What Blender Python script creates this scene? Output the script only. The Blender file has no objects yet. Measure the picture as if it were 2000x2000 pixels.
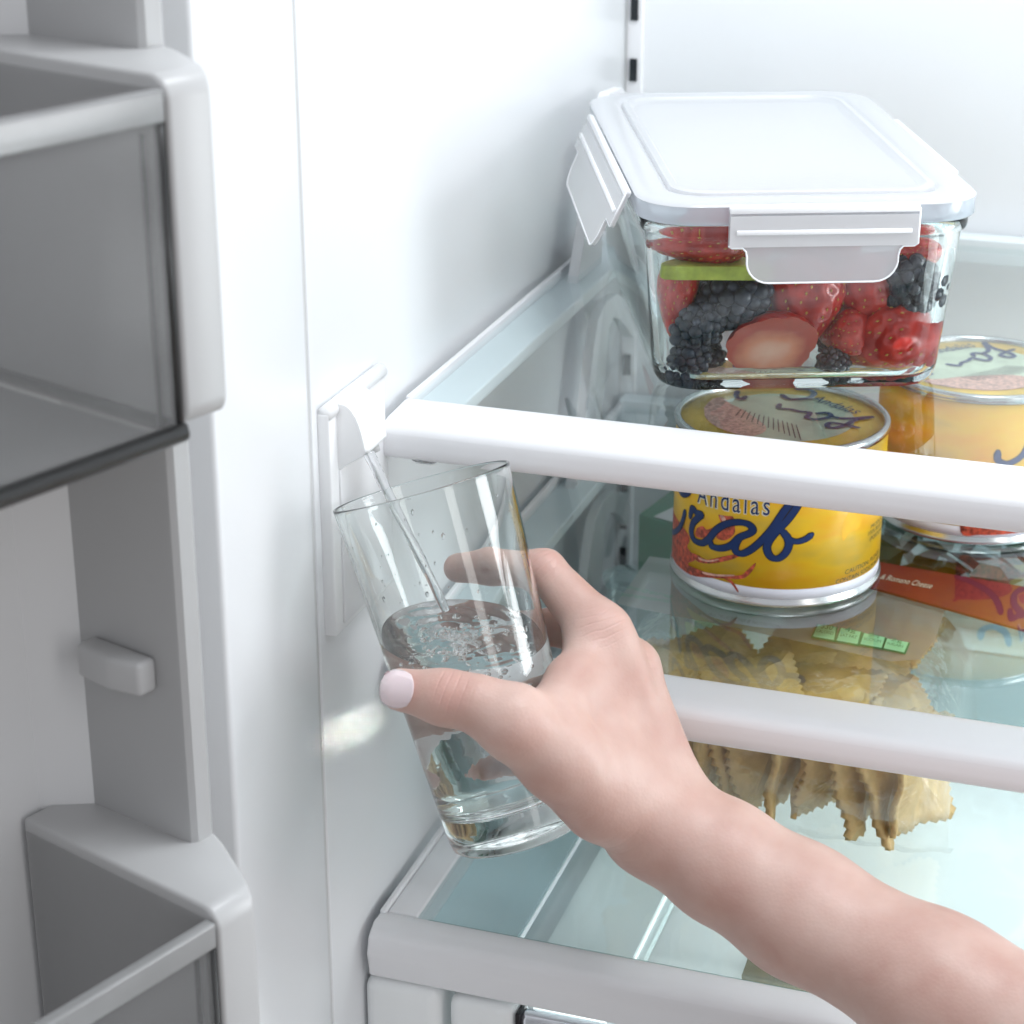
import bpy, bmesh, math, random
import numpy as np
from mathutils import Vector, Matrix
random.seed(4)
rng = np.random.default_rng(4)
SC = bpy.context.scene
COL = SC.collection
R = math.radians

# ------------------------------------------------------------------ camera
cam_d = bpy.data.cameras.new('camera')
cam = bpy.data.objects.new('camera', cam_d); COL.objects.link(cam)
cam.location = (0.3196, -0.70, 1.40)
cam.rotation_euler = (R(90 - 22.019), 0, R(18.669))
cam_d.sensor_width = 36; cam_d.lens = 73.44
cam_d.clip_start = 0.05; cam_d.clip_end = 50
cam_d.dof.use_dof = True; cam_d.dof.focus_distance = 0.86; cam_d.dof.aperture_fstop = 16
SC.camera = cam

# ------------------------------------------------------------------ world and lamps
world = bpy.data.worlds.new('World'); SC.world = world; world.use_nodes = True
bg = world.node_tree.nodes['Background']
bg.inputs[0].default_value = (0.90, 0.93, 1.0, 1); bg.inputs[1].default_value = 0.66

def area(name, loc, target, sx, sy, power, color):
    d = bpy.data.lights.new(name, 'AREA'); d.shape = 'RECTANGLE'; d.size = sx; d.size_y = sy
    d.energy = power; d.color = color
    o = bpy.data.objects.new(name, d); COL.objects.link(o); o.location = loc
    o.rotation_euler = (Vector(target) - Vector(loc)).to_track_quat('-Z', 'Y').to_euler()
    return o
# the refrigerator's own ceiling lamp and a tall window of the kitchen behind the photographer
area('refrigerator_lamp', (0.36, 0.035, 1.90), (0.18, 0.08, 0.9), 0.46, 0.14, 4.3, (0.93, 0.97, 1.0))
area('added_side_fill', (0.783, 0.20, 0.98), (0.0, 0.18, 0.92), 0.24, 0.70, 4.6, (0.95, 0.98, 1.0))  # fill light added at the unseen right wall to brighten below the shelves
area('kitchen_window', (1.75, -1.10, 1.65), (0.12, 0.0, 1.0), 0.42, 1.7, 6.0, (1.0, 0.98, 0.96))

area('added_under_tray_fill', (0.40, 0.24, 0.70), (0.40, 0.24, 1.0), 0.56, 0.30, 2.3, (0.97, 1.0, 0.99))  # made-up upward fill, added so the trays under the lowest glass look bright
sb_ = area('sunbeam', (0.30, -0.90, 1.35), (0.0, 0.026, 0.980), 0.020, 0.012, 0.0020, (1.0, 0.97, 0.92))
sb_.data.spread = R(0.7)

SC.view_settings.view_transform = 'Standard'; SC.view_settings.look = 'None'
SC.view_settings.exposure = 0.08; SC.view_settings.gamma = 1.0
SC.cycles.max_bounces = 24; SC.cycles.diffuse_bounces = 6; SC.cycles.glossy_bounces = 8
SC.cycles.transmission_bounces = 18; SC.cycles.transparent_max_bounces = 24
SC.cycles.caustics_refractive = True; SC.cycles.caustics_reflective = False
SC.cycles.blur_glossy = 0.3; SC.cycles.sample_clamp_indirect = 6.0
SC.cycles.use_denoising = True

D={
'hand':{'index':[[0.11101,0.02733,1.04179,0.0118],[0.08279,0.04252,1.05969,0.008],[0.05888,0.04655,1.05606,0.0074],[0.0443,0.04516,1.05368,0.0062]],'middle':[[0.12135,0.03576,1.024,0.0116],[0.08938,0.05099,1.03164,0.0083],[0.06492,0.0438,1.02882,0.0076],[0.04686,0.03427,1.02613,0.0064]],'ring':[[0.12185,0.04367,0.99946,0.0108],[0.09751,0.05456,1.00689,0.008],[0.07437,0.03911,1.00503,0.0073],[0.055,0.02677,1.00213,0.0062]],'pinky':[[0.12562,0.04427,0.98188,0.0102],[0.10732,0.05687,0.98321,0.007],[0.08655,0.03649,0.98391,0.0064],[0.06842,0.0235,0.98118,0.0054]],'thumb':[[0.12557,-0.01508,0.99225,0.0175],[0.11237,-0.0308,1.01656,0.0158],[0.09664,-0.04012,1.03385,0.0136],[0.08313,-0.0421,1.0399,0.0098],[0.07095,-0.04342,1.04112,0.0097],[0.05376,-0.0443,1.04198,0.0082]],'web':[[0.10635,-0.02307,1.02876,0.0115],[0.10849,-0.0003,1.03241,0.01],[0.11034,0.02126,1.03608,0.0105]],'arm':[[0.1445,0.00876,0.97178,0.0205],[0.16987,0.00214,0.96285,0.0222],[0.2025,-0.00438,0.95111,0.0242],[0.25942,-0.02299,0.93981,0.0264],[0.32158,-0.04544,0.93136,0.029],[0.38509,-0.07912,0.93556,0.034]],'pi':[[0.1445,0.00876,0.97178,0.0205],[0.11101,0.02733,1.04179,0.0122]],'pm':[[0.1445,0.00876,0.97178,0.0195],[0.12154,0.03582,1.024,0.0116]],'pr':[[0.1445,0.00876,0.97178,0.0172],[0.12185,0.04367,0.99946,0.0108]],'pp':[[0.1445,0.00876,0.97178,0.0165],[0.12562,0.04427,0.98188,0.0102]],'heel':[[0.14106,-0.00103,0.97822,0.0205],[0.12426,-0.00643,1.00556,0.0165]],'fill':[[0.11514,0.00621,1.01571,0.016],[0.11529,0.02661,1.0287,0.013]]},'creases':[[[0.07557,-0.04907,1.04824],[-0.955,-0.1227,0.2702],0.013,0.0034,0.8,0.3],[[0.05904,-0.0486,1.0464],[-0.9997,0.004,0.0237],0.01,0.003,0,0.35],[[0.0846,0.03678,1.06615],[-0.7687,0.4138,0.4877],0.012,0.0034,0.8,0.3],[[0.11501,0.01754,1.05036],[-0.4197,0.2327,0.8773],0.014,0.0032,0.7,0.22],[[0.12524,0.02888,1.03148],[-0.3665,0.4272,0.8265],0.013,0.0032,0.7,0.25],[[0.11546,-0.02843,1.001],[-0.5119,-0.4429,0.7361],0.02,0.0046,0.35,0.0],[[0.13402,-0.01657,0.97408],[-0.5159,-0.65,0.5579],0.022,0.0052,0.6,0.0],[[0.10229,-0.05093,1.03338],[-0.5119,-0.4429,0.7361],0.014,0.0036,0.25,0.1]],'fw':[-0.296751,0.878282,-0.374914],'rt':[0.947384,0.320099,0.0],'up':[-0.12001,0.355187,0.92706],'nail':{'c':[0.06868,-0.08542,1.06455],'hw':0.006025735294117647,'hh':0.006938725490196078},'gl_top':[0.04112,0.01245,1.10226],'gl_bot':[0.09063,-0.01146,0.96704],'gl_rt':0.03598,'gl_rb':0.02804,'water_z':1.0454,'stream':[[0.01789,0.01583,1.11202],[0.02282,0.01393,1.10421],[0.02785,0.01178,1.09651],[0.03787,0.00811,1.08132],[0.04788,0.00445,1.06615],[0.05531,0.00144,1.05456]],'can_script':[(0.004,[[-2.8977,0.01738],[-2.7455,0.01945],[-2.5675,0.02457],[-2.4716,0.03013],[-2.4183,0.03662]]),(0.0042,[[-2.6052,0.0502],[-2.5964,0.04601],[-2.511,0.04413],[-2.4158,0.0456],[-2.3386,0.04892],[-2.29,0.05512]]),(0.0046,[[-2.3231,0.03596],[-2.2875,0.04065],[-2.2237,0.03957],[-2.1523,0.0398],[-2.2163,0.03659],[-2.2785,0.03261],[-2.292,0.028],[-2.2345,0.0253],[-2.1288,0.02585],[-2.0492,0.02913],[-1.9613,0.03508],[-1.855,0.03929],[-1.7397,0.04138],[-1.642,0.04125],[-1.5966,0.03903],[-1.6245,0.03691],[-1.719,0.03395],[-1.8013,0.02915],[-1.9054,0.02645],[-2.0029,0.02598],[-2.0254,0.02804]]),(0.0046,[[-1.7081,0.03441],[-1.7555,0.03],[-1.7512,0.02681],[-1.691,0.0261],[-1.6104,0.02865],[-1.5143,0.03372],[-1.4153,0.04057],[-1.3133,0.04964],[-1.228,0.05551],[-1.1766,0.05666],[-1.1982,0.05213],[-1.2766,0.04545],[-1.3749,0.03927],[-1.442,0.03407],[-1.4581,0.03007],[-1.4218,0.02643],[-1.3555,0.02563],[-1.2923,0.02817],[-1.261,0.03233],[-1.278,0.03624],[-1.3225,0.03903]]),(0.0042,[[-1.3229,0.03938],[-1.2668,0.03554],[-1.193,0.03423],[-1.1137,0.03515],[-1.052,0.03729]])],'can_crab':[[[-2.8972,0.03123],[-2.8987,0.02975],[-2.6347,0.02913],[-2.4364,0.02788],[-2.3365,0.02609],[-2.3208,0.02345],[-2.3549,0.01988],[-2.2904,0.01814],[-2.22,0.01574],[-2.3318,0.01146],[-2.236,0.0103],[-2.2548,0.00699],[-2.4373,0.00641],[-2.6987,0.00618],[-2.898,0.00719]],[[-2.2904,0.01814],[-2.181,0.01863],[-2.0658,0.01833],[-1.9327,0.02138],[-1.7827,0.02467],[-1.657,0.02698],[-1.7524,0.02319],[-1.8839,0.01985],[-2.0463,0.01659],[-2.1984,0.01539]],[[-2.4123,0.01026],[-2.2155,0.01141],[-2.0245,0.01203],[-1.8325,0.01359],[-1.6886,0.01536],[-1.6354,0.01815],[-1.5577,0.02256],[-1.5687,0.01974],[-1.6196,0.01575],[-1.6869,0.01334],[-1.8612,0.01163],[-2.0574,0.00931],[-2.2778,0.00693]],[[-1.8612,0.01163],[-1.786,0.01158],[-1.7405,0.00953],[-1.7067,0.00681],[-1.7206,0.00645],[-1.7617,0.00894],[-1.8074,0.01061]],[[-1.9519,0.04273],[-1.8585,0.04317],[-1.7918,0.04342],[-1.7738,0.03947],[-1.7744,0.03518],[-1.8629,0.03095],[-1.9574,0.03081],[-1.9439,0.03387],[-1.8682,0.03699],[-1.9253,0.03985]],[[-2.2156,0.03189],[-2.1371,0.03427],[-2.08,0.03336],[-2.0113,0.0351],[-2.025,0.0313],[-2.1311,0.02821],[-2.2329,0.02795]]],'can_pale':[[[-2.1801,0.01776],[-2.0478,0.01825],[-1.9321,0.02066],[-1.9473,0.01958],[-2.0471,0.01746],[-2.159,0.01681]],[[-2.1149,0.01153],[-1.9412,0.01274],[-1.774,0.01463],[-1.7733,0.01384],[-1.9403,0.01173],[-2.0951,0.01054]],[[-1.9357,0.04258],[-1.8887,0.04274],[-1.8557,0.04],[-1.8695,0.0384],[-1.9103,0.04076]]],'can_orange':[[[-0.7463,0.03907],[-0.6871,0.04415],[-0.5828,0.0465],[-0.4906,0.0403],[-0.5235,0.03573],[-0.6372,0.03502],[-0.7187,0.03163]]],'andalas':[[-2.2175,0.05486],[-1.4489,0.05567],[-2.2072,0.04504],[-1.4403,0.04639]],'caution':[[-0.6697,0.01519],[0.0687,0.00937],[-0.7725,0.01138],[0.1365,0.00366]],'side':[[-0.3198,0.03223],[-0.1234,0.03008],[-0.3614,0.02953],[-0.3232,0.02605]],'lid_strokes':[(0.0028,[[-0.0282,0.0288],[-0.0271,0.0212],[-0.0238,0.0177],[-0.0228,0.0226]]),(0.003,[[-0.0065,0.0304],[-0.0023,0.0257],[0.0024,0.0266],[0.0069,0.0304],[0.008,0.0376],[0.0043,0.0421],[-0.0019,0.0411]]),(0.0028,[[-0.0046,0.0164],[-0.0037,0.0106],[0.0015,0.0108],[0.0066,0.0092],[0.0115,0.0087],[0.0116,0.0012],[0.0171,0.0009],[0.0218,0.0068],[0.0193,0.0113],[0.0149,0.0088]]),(0.003,[[0.0218,0.0068],[0.0291,0.006],[0.0408,0.0126],[0.0339,0.0055],[0.0303,-0.0041],[0.0257,-0.0088],[0.0227,-0.0067],[0.0238,-0.0021],[0.0307,-0.0029],[0.0371,-0.005]])],'lid_crab':[[-0.0381,0.0007],[-0.0372,0.0144],[-0.0331,0.018],[-0.0279,0.0108],[-0.019,0.0027],[-0.0056,-0.0142],[-0.0035,-0.0239],[-0.0085,-0.0317],[-0.0186,-0.029],[-0.0267,-0.0234],[-0.034,-0.0131]],'lid_bars':[[[-0.0205,0.0033],[-0.021,-0.0066]],[[-0.0181,0.0022],[-0.018,-0.0086]],[[-0.0156,0.0011],[-0.0149,-0.0105]],[[-0.0131,-0.0],[-0.0119,-0.0125]],[[-0.0107,-0.0012],[-0.0088,-0.0144]],[[-0.0082,-0.0023],[-0.0058,-0.0163]],[[-0.0058,-0.0034],[-0.0028,-0.0182]],[[-0.0033,-0.0045],[0.0001,-0.0201]],[[-0.0009,-0.0056],[0.0031,-0.022]],[[0.0015,-0.0067],[0.0061,-0.0239]],[[0.0039,-0.0078],[0.009,-0.0258]],[[0.0063,-0.0089],[0.0119,-0.0277]],[[0.0087,-0.01],[0.0148,-0.0295]]],'lid_text':[[0.0073,0.0283],[0.0319,0.0134]],'cont':{'P0':[0.0983,0.1204,1.108],'ph':22.2},'berries':{'s_top':[0.0288,0.0253,0.0672,0.0132],'s_top2':[0.016,0.0356,0.0602,0.0082],'slice':[0.033,0.0207,0.0548,0.0091],'bb1':[0.045,0.0269,0.0398,0.0137],'bb2':[0.0277,0.0243,0.028,0.0105],'bb3':[0.0206,0.0231,0.0136,0.0087],'bb4':[0.0358,0.0394,0.0085,0.0077],'s_left':[0.0179,0.0323,0.0387,0.01],'s_mid':[0.0759,0.0308,0.0335,0.0173],'s_r':[0.106,0.0389,0.0346,0.0164],'s_small':[0.095,0.0284,0.0222,0.0114],'s_br':[0.118,0.0311,0.0179,0.0169],'bb_r':[0.1261,0.0256,0.045,0.0125],'s_tr':[0.1299,0.0296,0.0592,0.0103],'half':[0.0607,0.0347,0.0095,0.0191],'blue':[0.0896,0.0213,0.0116,0.0068],'s_m2':[0.0845,0.0408,0.0588,0.0114],'s_x':[0.1494,0.0358,0.0289,0.015],'s_x2':[0.1096,0.0509,0.0558,0.0114],'bb_c':[0.0348,0.0518,0.0357,0.0114]},'flat_rav':[[0.1109,0.1825,0.958],[0.1469,0.1657,0.964],[0.1797,0.1855,0.958],[0.2055,0.1926,0.952],[0.1164,0.2181,0.955],[0.1563,0.2232,0.956],[0.1886,0.2263,0.954],[0.1662,0.2816,0.95],[0.1928,0.2885,0.948]],'label':[[0.0969,0.1939,0.972],[0.089,0.221,0.972],[0.2095,0.2617,0.972],[0.2209,0.1838,0.972],[0.1863,0.1778,0.972]],'boxes':[[[0.1684,0.1892,0.973],[0.1682,0.2041,0.973],[0.1776,0.2037,0.973],[0.1793,0.1882,0.973]],[[0.1799,0.1884,0.973],[0.1793,0.2036,0.973],[0.1896,0.2023,0.973],[0.1905,0.1874,0.973]],[[0.1911,0.1881,0.973],[0.1907,0.2015,0.973],[0.2014,0.1998,0.973],[0.2018,0.1871,0.973]],[[0.2021,0.1872,0.973],[0.2021,0.1988,0.973],[0.2128,0.1978,0.973],[0.2125,0.1856,0.973]]],'fineprint':[[[0.1163,0.1963,0.973],[0.1521,0.1932,0.973]],[[0.0702,0.2052,0.973],[0.0953,0.2048,0.973]],[[0.0701,0.2149,0.973],[0.0939,0.21,0.973]]],'redpack':[[0.1811,0.2595,0.975],[0.2195,0.2422,0.975],[0.2138,0.2833,0.975],[0.1836,0.284,0.975]],'redtext':[[0.1882,0.2609,0.976],[0.2136,0.257,0.976]],'green':[[0.0512,0.2554,0.975],[0.0522,0.3189,0.975],[0.0541,0.3641,0.975],[0.0791,0.2683,0.975],[0.065,0.2357,0.975]],'bracket':[[0.3211,1.0252],[0.3321,1.0575],[0.3409,1.0736],[0.3553,1.0796],[0.3796,1.0779],[0.4024,1.0666],[0.4175,1.0533],[0.4163,1.0413],[0.4073,1.0455],[0.3958,1.0549],[0.3848,1.062],[0.3721,1.067],[0.3622,1.0631],[0.3577,1.0379],[0.3489,1.0169]]}

# ------------------------------------------------------------------ materials
def _n(nt, t, **k):
    n = nt.nodes.new(t)
    for a, b in k.items(): setattr(n, a, b)
    return n
def mat(name, col, rough=0.4, rvar=0.0, metal=0.0, trans=0.0, ior=1.45, var=0.0, vscale=40, bump=0.0, bscale=200, sss=0.0, ssr=(1, .35, .2), coat=0.0, spec=0.5, alpha=1.0, sscale=0.004):
    m = bpy.data.materials.new(name); m.use_nodes = True
    nt = m.node_tree; p = nt.nodes['Principled BSDF']
    p.inputs['Base Color'].default_value = (*col, 1); p.inputs['Roughness'].default_value = rough
    p.inputs['Metallic'].default_value = metal; p.inputs['Transmission Weight'].default_value = trans
    p.inputs['IOR'].default_value = ior; p.inputs['Coat Weight'].default_value = coat
    p.inputs['Specular IOR Level'].default_value = spec; p.inputs['Alpha'].default_value = alpha
    if sss:
        p.inputs['Subsurface Weight'].default_value = sss; p.inputs['Subsurface Radius'].default_value = ssr; p.inputs['Subsurface Scale'].default_value = sscale
    tc = _n(nt, 'ShaderNodeTexCoord')
    if var:
        nz = _n(nt, 'ShaderNodeTexNoise'); nz.inputs['Scale'].default_value = vscale; nz.inputs['Detail'].default_value = 5
        nt.links.new(tc.outputs['Object'], nz.inputs['Vector'])
        rp = _n(nt, 'ShaderNodeValToRGB')
        rp.color_ramp.elements[0].position = 0.3; rp.color_ramp.elements[1].position = 0.7
        rp.color_ramp.elements[0].color = (*[max(0, c * (1 - var)) for c in col], 1)
        rp.color_ramp.elements[1].color = (*[min(1, c * (1 + var)) for c in col], 1)
        nt.links.new(nz.outputs['Fac'], rp.inputs['Fac']); nt.links.new(rp.outputs['Color'], p.inputs['Base Color'])
    if rvar:   # smears and handling marks: the gloss varies over the surface
        nr = _n(nt, 'ShaderNodeTexNoise'); nr.inputs['Scale'].default_value = 5; nr.inputs['Detail'].default_value = 3
        nt.links.new(tc.outputs['Object'], nr.inputs['Vector'])
        mr = _n(nt, 'ShaderNodeMapRange'); mr.inputs['From Min'].default_value = .3; mr.inputs['From Max'].default_value = .7
        mr.inputs['To Min'].default_value = max(.05, rough - rvar); mr.inputs['To Max'].default_value = rough + rvar
        nt.links.new(nr.outputs['Fac'], mr.inputs['Value']); nt.links.new(mr.outputs[0], p.inputs['Roughness'])
    if bump:
        nb = _n(nt, 'ShaderNodeTexNoise'); nb.inputs['Scale'].default_value = bscale; nb.inputs['Detail'].default_value = 4
        nt.links.new(tc.outputs['Object'], nb.inputs['Vector'])
        b = _n(nt, 'ShaderNodeBump'); b.inputs['Strength'].default_value = bump; b.inputs['Distance'].default_value = 0.001
        nt.links.new(nb.outputs['Fac'], b.inputs['Height']); nt.links.new(b.outputs['Normal'], p.inputs['Normal'])
    return m
def thin(name, tint, rough=0.03, haze=0.0, hazecol=(.85, .88, .9), bump=0.0, bscale=60, refl=1.0, ior=1.5):
    """a thin clear sheet: tinted see-through, fresnel reflection, and a little milky haze"""
    m = bpy.data.materials.new(name); m.use_nodes = True; nt = m.node_tree; nt.nodes.clear()
    out = _n(nt, 'ShaderNodeOutputMaterial'); tr = _n(nt, 'ShaderNodeBsdfTransparent'); tr.inputs[0].default_value = (*tint, 1)
    gl = _n(nt, 'ShaderNodeBsdfGlossy'); gl.inputs['Roughness'].default_value = rough
    gl.inputs[0].default_value = (refl, refl, refl, 1)
    fr = _n(nt, 'ShaderNodeLayerWeight'); fr.inputs['Blend'].default_value = .5   # facing term: the same from both sides of the sheet
    p5 = _n(nt, 'ShaderNodeMath', operation='POWER'); p5.inputs[1].default_value = 4.0; nt.links.new(fr.outputs['Facing'], p5.inputs[0])
    fa = _n(nt, 'ShaderNodeMath', operation='MULTIPLY_ADD'); fa.inputs[1].default_value = (ior - 1) * 1.6; fa.inputs[2].default_value = ((ior - 1) / (ior + 1)) ** 2 * 1.8
    nt.links.new(p5.outputs[0], fa.inputs[0])
    mx = _n(nt, 'ShaderNodeMixShader'); last = tr.outputs[0]
    if haze:
        df = _n(nt, 'ShaderNodeBsdfDiffuse'); df.inputs[0].default_value = (*hazecol, 1)
        tl = _n(nt, 'ShaderNodeBsdfTranslucent'); tl.inputs[0].default_value = (*hazecol, 1)
        m0 = _n(nt, 'ShaderNodeMixShader'); m0.inputs[0].default_value = 0.5
        nt.links.new(df.outputs[0], m0.inputs[1]); nt.links.new(tl.outputs[0], m0.inputs[2])
        m1 = _n(nt, 'ShaderNodeMixShader'); m1.inputs[0].default_value = haze
        nt.links.new(last, m1.inputs[1]); nt.links.new(m0.outputs[0], m1.inputs[2]); last = m1.outputs[0]
    nt.links.new(fa.outputs[0], mx.inputs[0]); nt.links.new(last, mx.inputs[1]); nt.links.new(gl.outputs[0], mx.inputs[2])
    if bump:
        tc = _n(nt, 'ShaderNodeTexCoord'); nb = _n(nt, 'ShaderNodeTexNoise'); nb.inputs['Scale'].default_value = bscale; nb.inputs['Detail'].default_value = 3
        nt.links.new(tc.outputs['Object'], nb.inputs['Vector']); b = _n(nt, 'ShaderNodeBump'); b.inputs['Strength'].default_value = bump; b.inputs['Distance'].default_value = 0.004
        nt.links.new(nb.outputs['Fac'], b.inputs['Height']); nt.links.new(b.outputs[0], gl.inputs['Normal']); nt.links.new(b.outputs[0], fr.inputs['Normal'])
    nt.links.new(mx.outputs[0], out.inputs[0])
    return m
def glass(name, ior, rough=0.0, col=(1, 1, 1), bump=0.0, bscale=60, bdist=0.002):
    m = bpy.data.materials.new(name); m.use_nodes = True; nt = m.node_tree; nt.nodes.clear()
    out = _n(nt, 'ShaderNodeOutputMaterial'); g = _n(nt, 'ShaderNodeBsdfGlass'); g.inputs['IOR'].default_value = ior
    g.inputs['Roughness'].default_value = rough; g.inputs['Color'].default_value = (*col, 1)
    if bump:
        tc = _n(nt, 'ShaderNodeTexCoord'); nb = _n(nt, 'ShaderNodeTexNoise'); nb.inputs['Scale'].default_value = bscale; nb.inputs['Detail'].default_value = 2; nb.inputs['Distortion'].default_value = 1.2
        nt.links.new(tc.outputs['Object'], nb.inputs['Vector']); b = _n(nt, 'ShaderNodeBump'); b.inputs['Strength'].default_value = bump; b.inputs['Distance'].default_value = bdist
        nt.links.new(nb.outputs['Fac'], b.inputs['Height']); nt.links.new(b.outputs[0], g.inputs['Normal'])
    nt.links.new(g.outputs[0], out.inputs[0])
    return m

M = {}
M['liner'] = mat('liner_plastic', (.80, .815, .83), .26, var=.010, vscale=3, bump=.03, bscale=7)
M['trim'] = mat('trim_plastic', (.80, .80, .815), .30, var=.006, vscale=12, bump=.03, bscale=400)
M['side_trim'] = mat('side_trim_plastic', (.74, .80, .82), .32)
M['door'] = mat('door_plastic', (.70, .70, .70), .38, var=.02, vscale=5)
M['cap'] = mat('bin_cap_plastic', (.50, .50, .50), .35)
M['gasket'] = mat('gasket_vinyl', (.55, .55, .55), .6)
M['dark'] = mat('slot_shadow', (.012, .016, .02), .7)
M['dispenser'] = mat('dispenser_plastic', (.88, .885, .89), .28)
M['shelf_glass'] = thin('shelf_glass', (.91, .955, .96), .03)
M['low_glass'] = thin('lower_shelf_glass', (.93, .975, .98), .05, haze=.14, hazecol=(.84, .95, .97), ior=1.6)
M['glass_edge'] = mat('glass_edge', (.16, .33, .33), .2)
M['smoke'] = thin('smoked_plastic', (.80, .80, .80), .14, haze=.24, hazecol=(.66, .66, .66), refl=.8, ior=1.16, bump=.05, bscale=25)
M['smoke_rim'] = mat('smoked_rim', (.27, .27, .27), .2, var=.05)
M['smoke_edge'] = mat('smoked_edge', (.022, .022, .022), .3)
M['crystal'] = glass('tumbler_glass', 1.5, 0.0, (.985, .995, .992))
M['water'] = glass('water_body', 1.333, 0.0, (.995, .998, .998), bump=.22, bscale=60, bdist=.0012)
M['stream'] = glass('water_jet', 1.333, 0.0, (.99, .995, 1), bump=.5, bscale=90, bdist=.0008)
M['box_glass'] = glass('container_glass', 1.40, 0.0, (.975, .992, .986))
M['lid'] = thin('frosted_lid', (.92, .93, .95), .30, haze=.80, hazecol=(.93, .94, .96), bump=.03, bscale=300)
M['latch'] = thin('latch_plastic', (.90, .90, .92), .22, haze=.54, hazecol=(.96, .96, .98))
M['latch_side'] = thin('side_latch_plastic', (.90, .90, .92), .22, haze=.93, hazecol=(.95, .95, .96))
M['latch_edge'] = mat('latch_edge', (.90, .90, .92), .3)
M['can_white'] = mat('can_white_band', (.76, .76, .84), .35)
M['steel'] = mat('can_steel', (.62, .63, .63), .22, metal=1.0)
M['navy'] = mat('navy_ink', (.004, .028, .13), .4)
M['black'] = mat('black_ink', (.012, .010, .014), .45)
M['white_ink'] = mat('white_ink', (.85, .80, .62), .45)
M['crab'] = mat('crab_red_ink', (.44, .075, .04), .42, var=.75, vscale=420)
M['crab_pale'] = mat('crab_pink_ink', (.78, .42, .33), .42, var=.4, vscale=500)
M['orange'] = mat('orange_ink', (.90, .47, .005), .42, var=.15, vscale=120)
M['lid_pale'] = mat('pale_green_ink', (.60, .68, .50), .4, var=.2, vscale=45)
M['lid_ring'] = mat('yellow_ring_ink', (.80, .52, .06), .4, var=.25, vscale=40)
M['ink_brown'] = mat('brown_ink', (.10, .07, .03), .5)
M['ink_green'] = mat('green_ink', (.02, .22, .08), .5)
M['pale_green'] = mat('pale_green_print', (.36, .74, .40), .45)
M['red'] = mat('red_print', (.25, .012, .014), .4, var=.12, vscale=30)
M['green'] = mat('green_card', (.004, .16, .07), .45, var=.1, vscale=30)
M['leaf'] = mat('salad_leaf', (.028, .05, .016), .4, var=.7, vscale=60, bump=.4, bscale=150)
M['film'] = thin('clear_film', (.97, .97, .95), .07, haze=.06, hazecol=(.8, .78, .7), bump=.8, bscale=45)
M['film_label'] = thin('printed_film', (.80, .77, .72), .12, haze=.45, hazecol=(.74, .69, .65), bump=.3, bscale=30)
M['tub'] = thin('clear_tub', (.78, .86, .86), .06, haze=.16, hazecol=(.5, .66, .68))
M['pasta'] = mat('fresh_pasta', (.60, .42, .185), .55, var=.16, vscale=120, bump=.35, bscale=500, sss=.12, ssr=(1, .6, .2), sscale=.003)
M['drawer'] = mat('crisper_plastic', (.86, .88, .88), .30)
M['drawer_clear'] = thin('crisper_clear', (.93, .97, .97), .05, haze=.25, hazecol=(.85, .92, .92))
M['tray'] = thin('translucent_tray', (.9, .94, .94), .2, haze=.985, hazecol=(.92, .95, .95))
M['chrome'] = mat('clear_handle', (.80, .81, .86), .12, metal=.85)
M['paper'] = mat('brown_paper', (.26, .23, .13), .7, var=.15, vscale=60, bump=.5, bscale=120)
M['nail'] = mat('nail_polish', (.80, .66, .68), .14, coat=.6, sss=.1, sscale=.002)
M['calyx'] = mat('strawberry_leaf', (.10, .22, .03), .5)
M['seed'] = mat('seed', (.55, .32, .06), .4)
M['kiwi'] = mat('green_flesh', (.47, .56, .10), .4, var=.25, vscale=160, sss=.3, ssr=(.6, 1, .2), sscale=.004)
M['blackberry'] = mat('blackberry_skin', (.016, .017, .030), .26, var=.5, vscale=2.2, coat=.2)
M['bloomberry'] = mat('blue_blackberry_skin', (.013, .021, .038), .36, var=.5, vscale=2.2, coat=.1, spec=.35)

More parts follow.
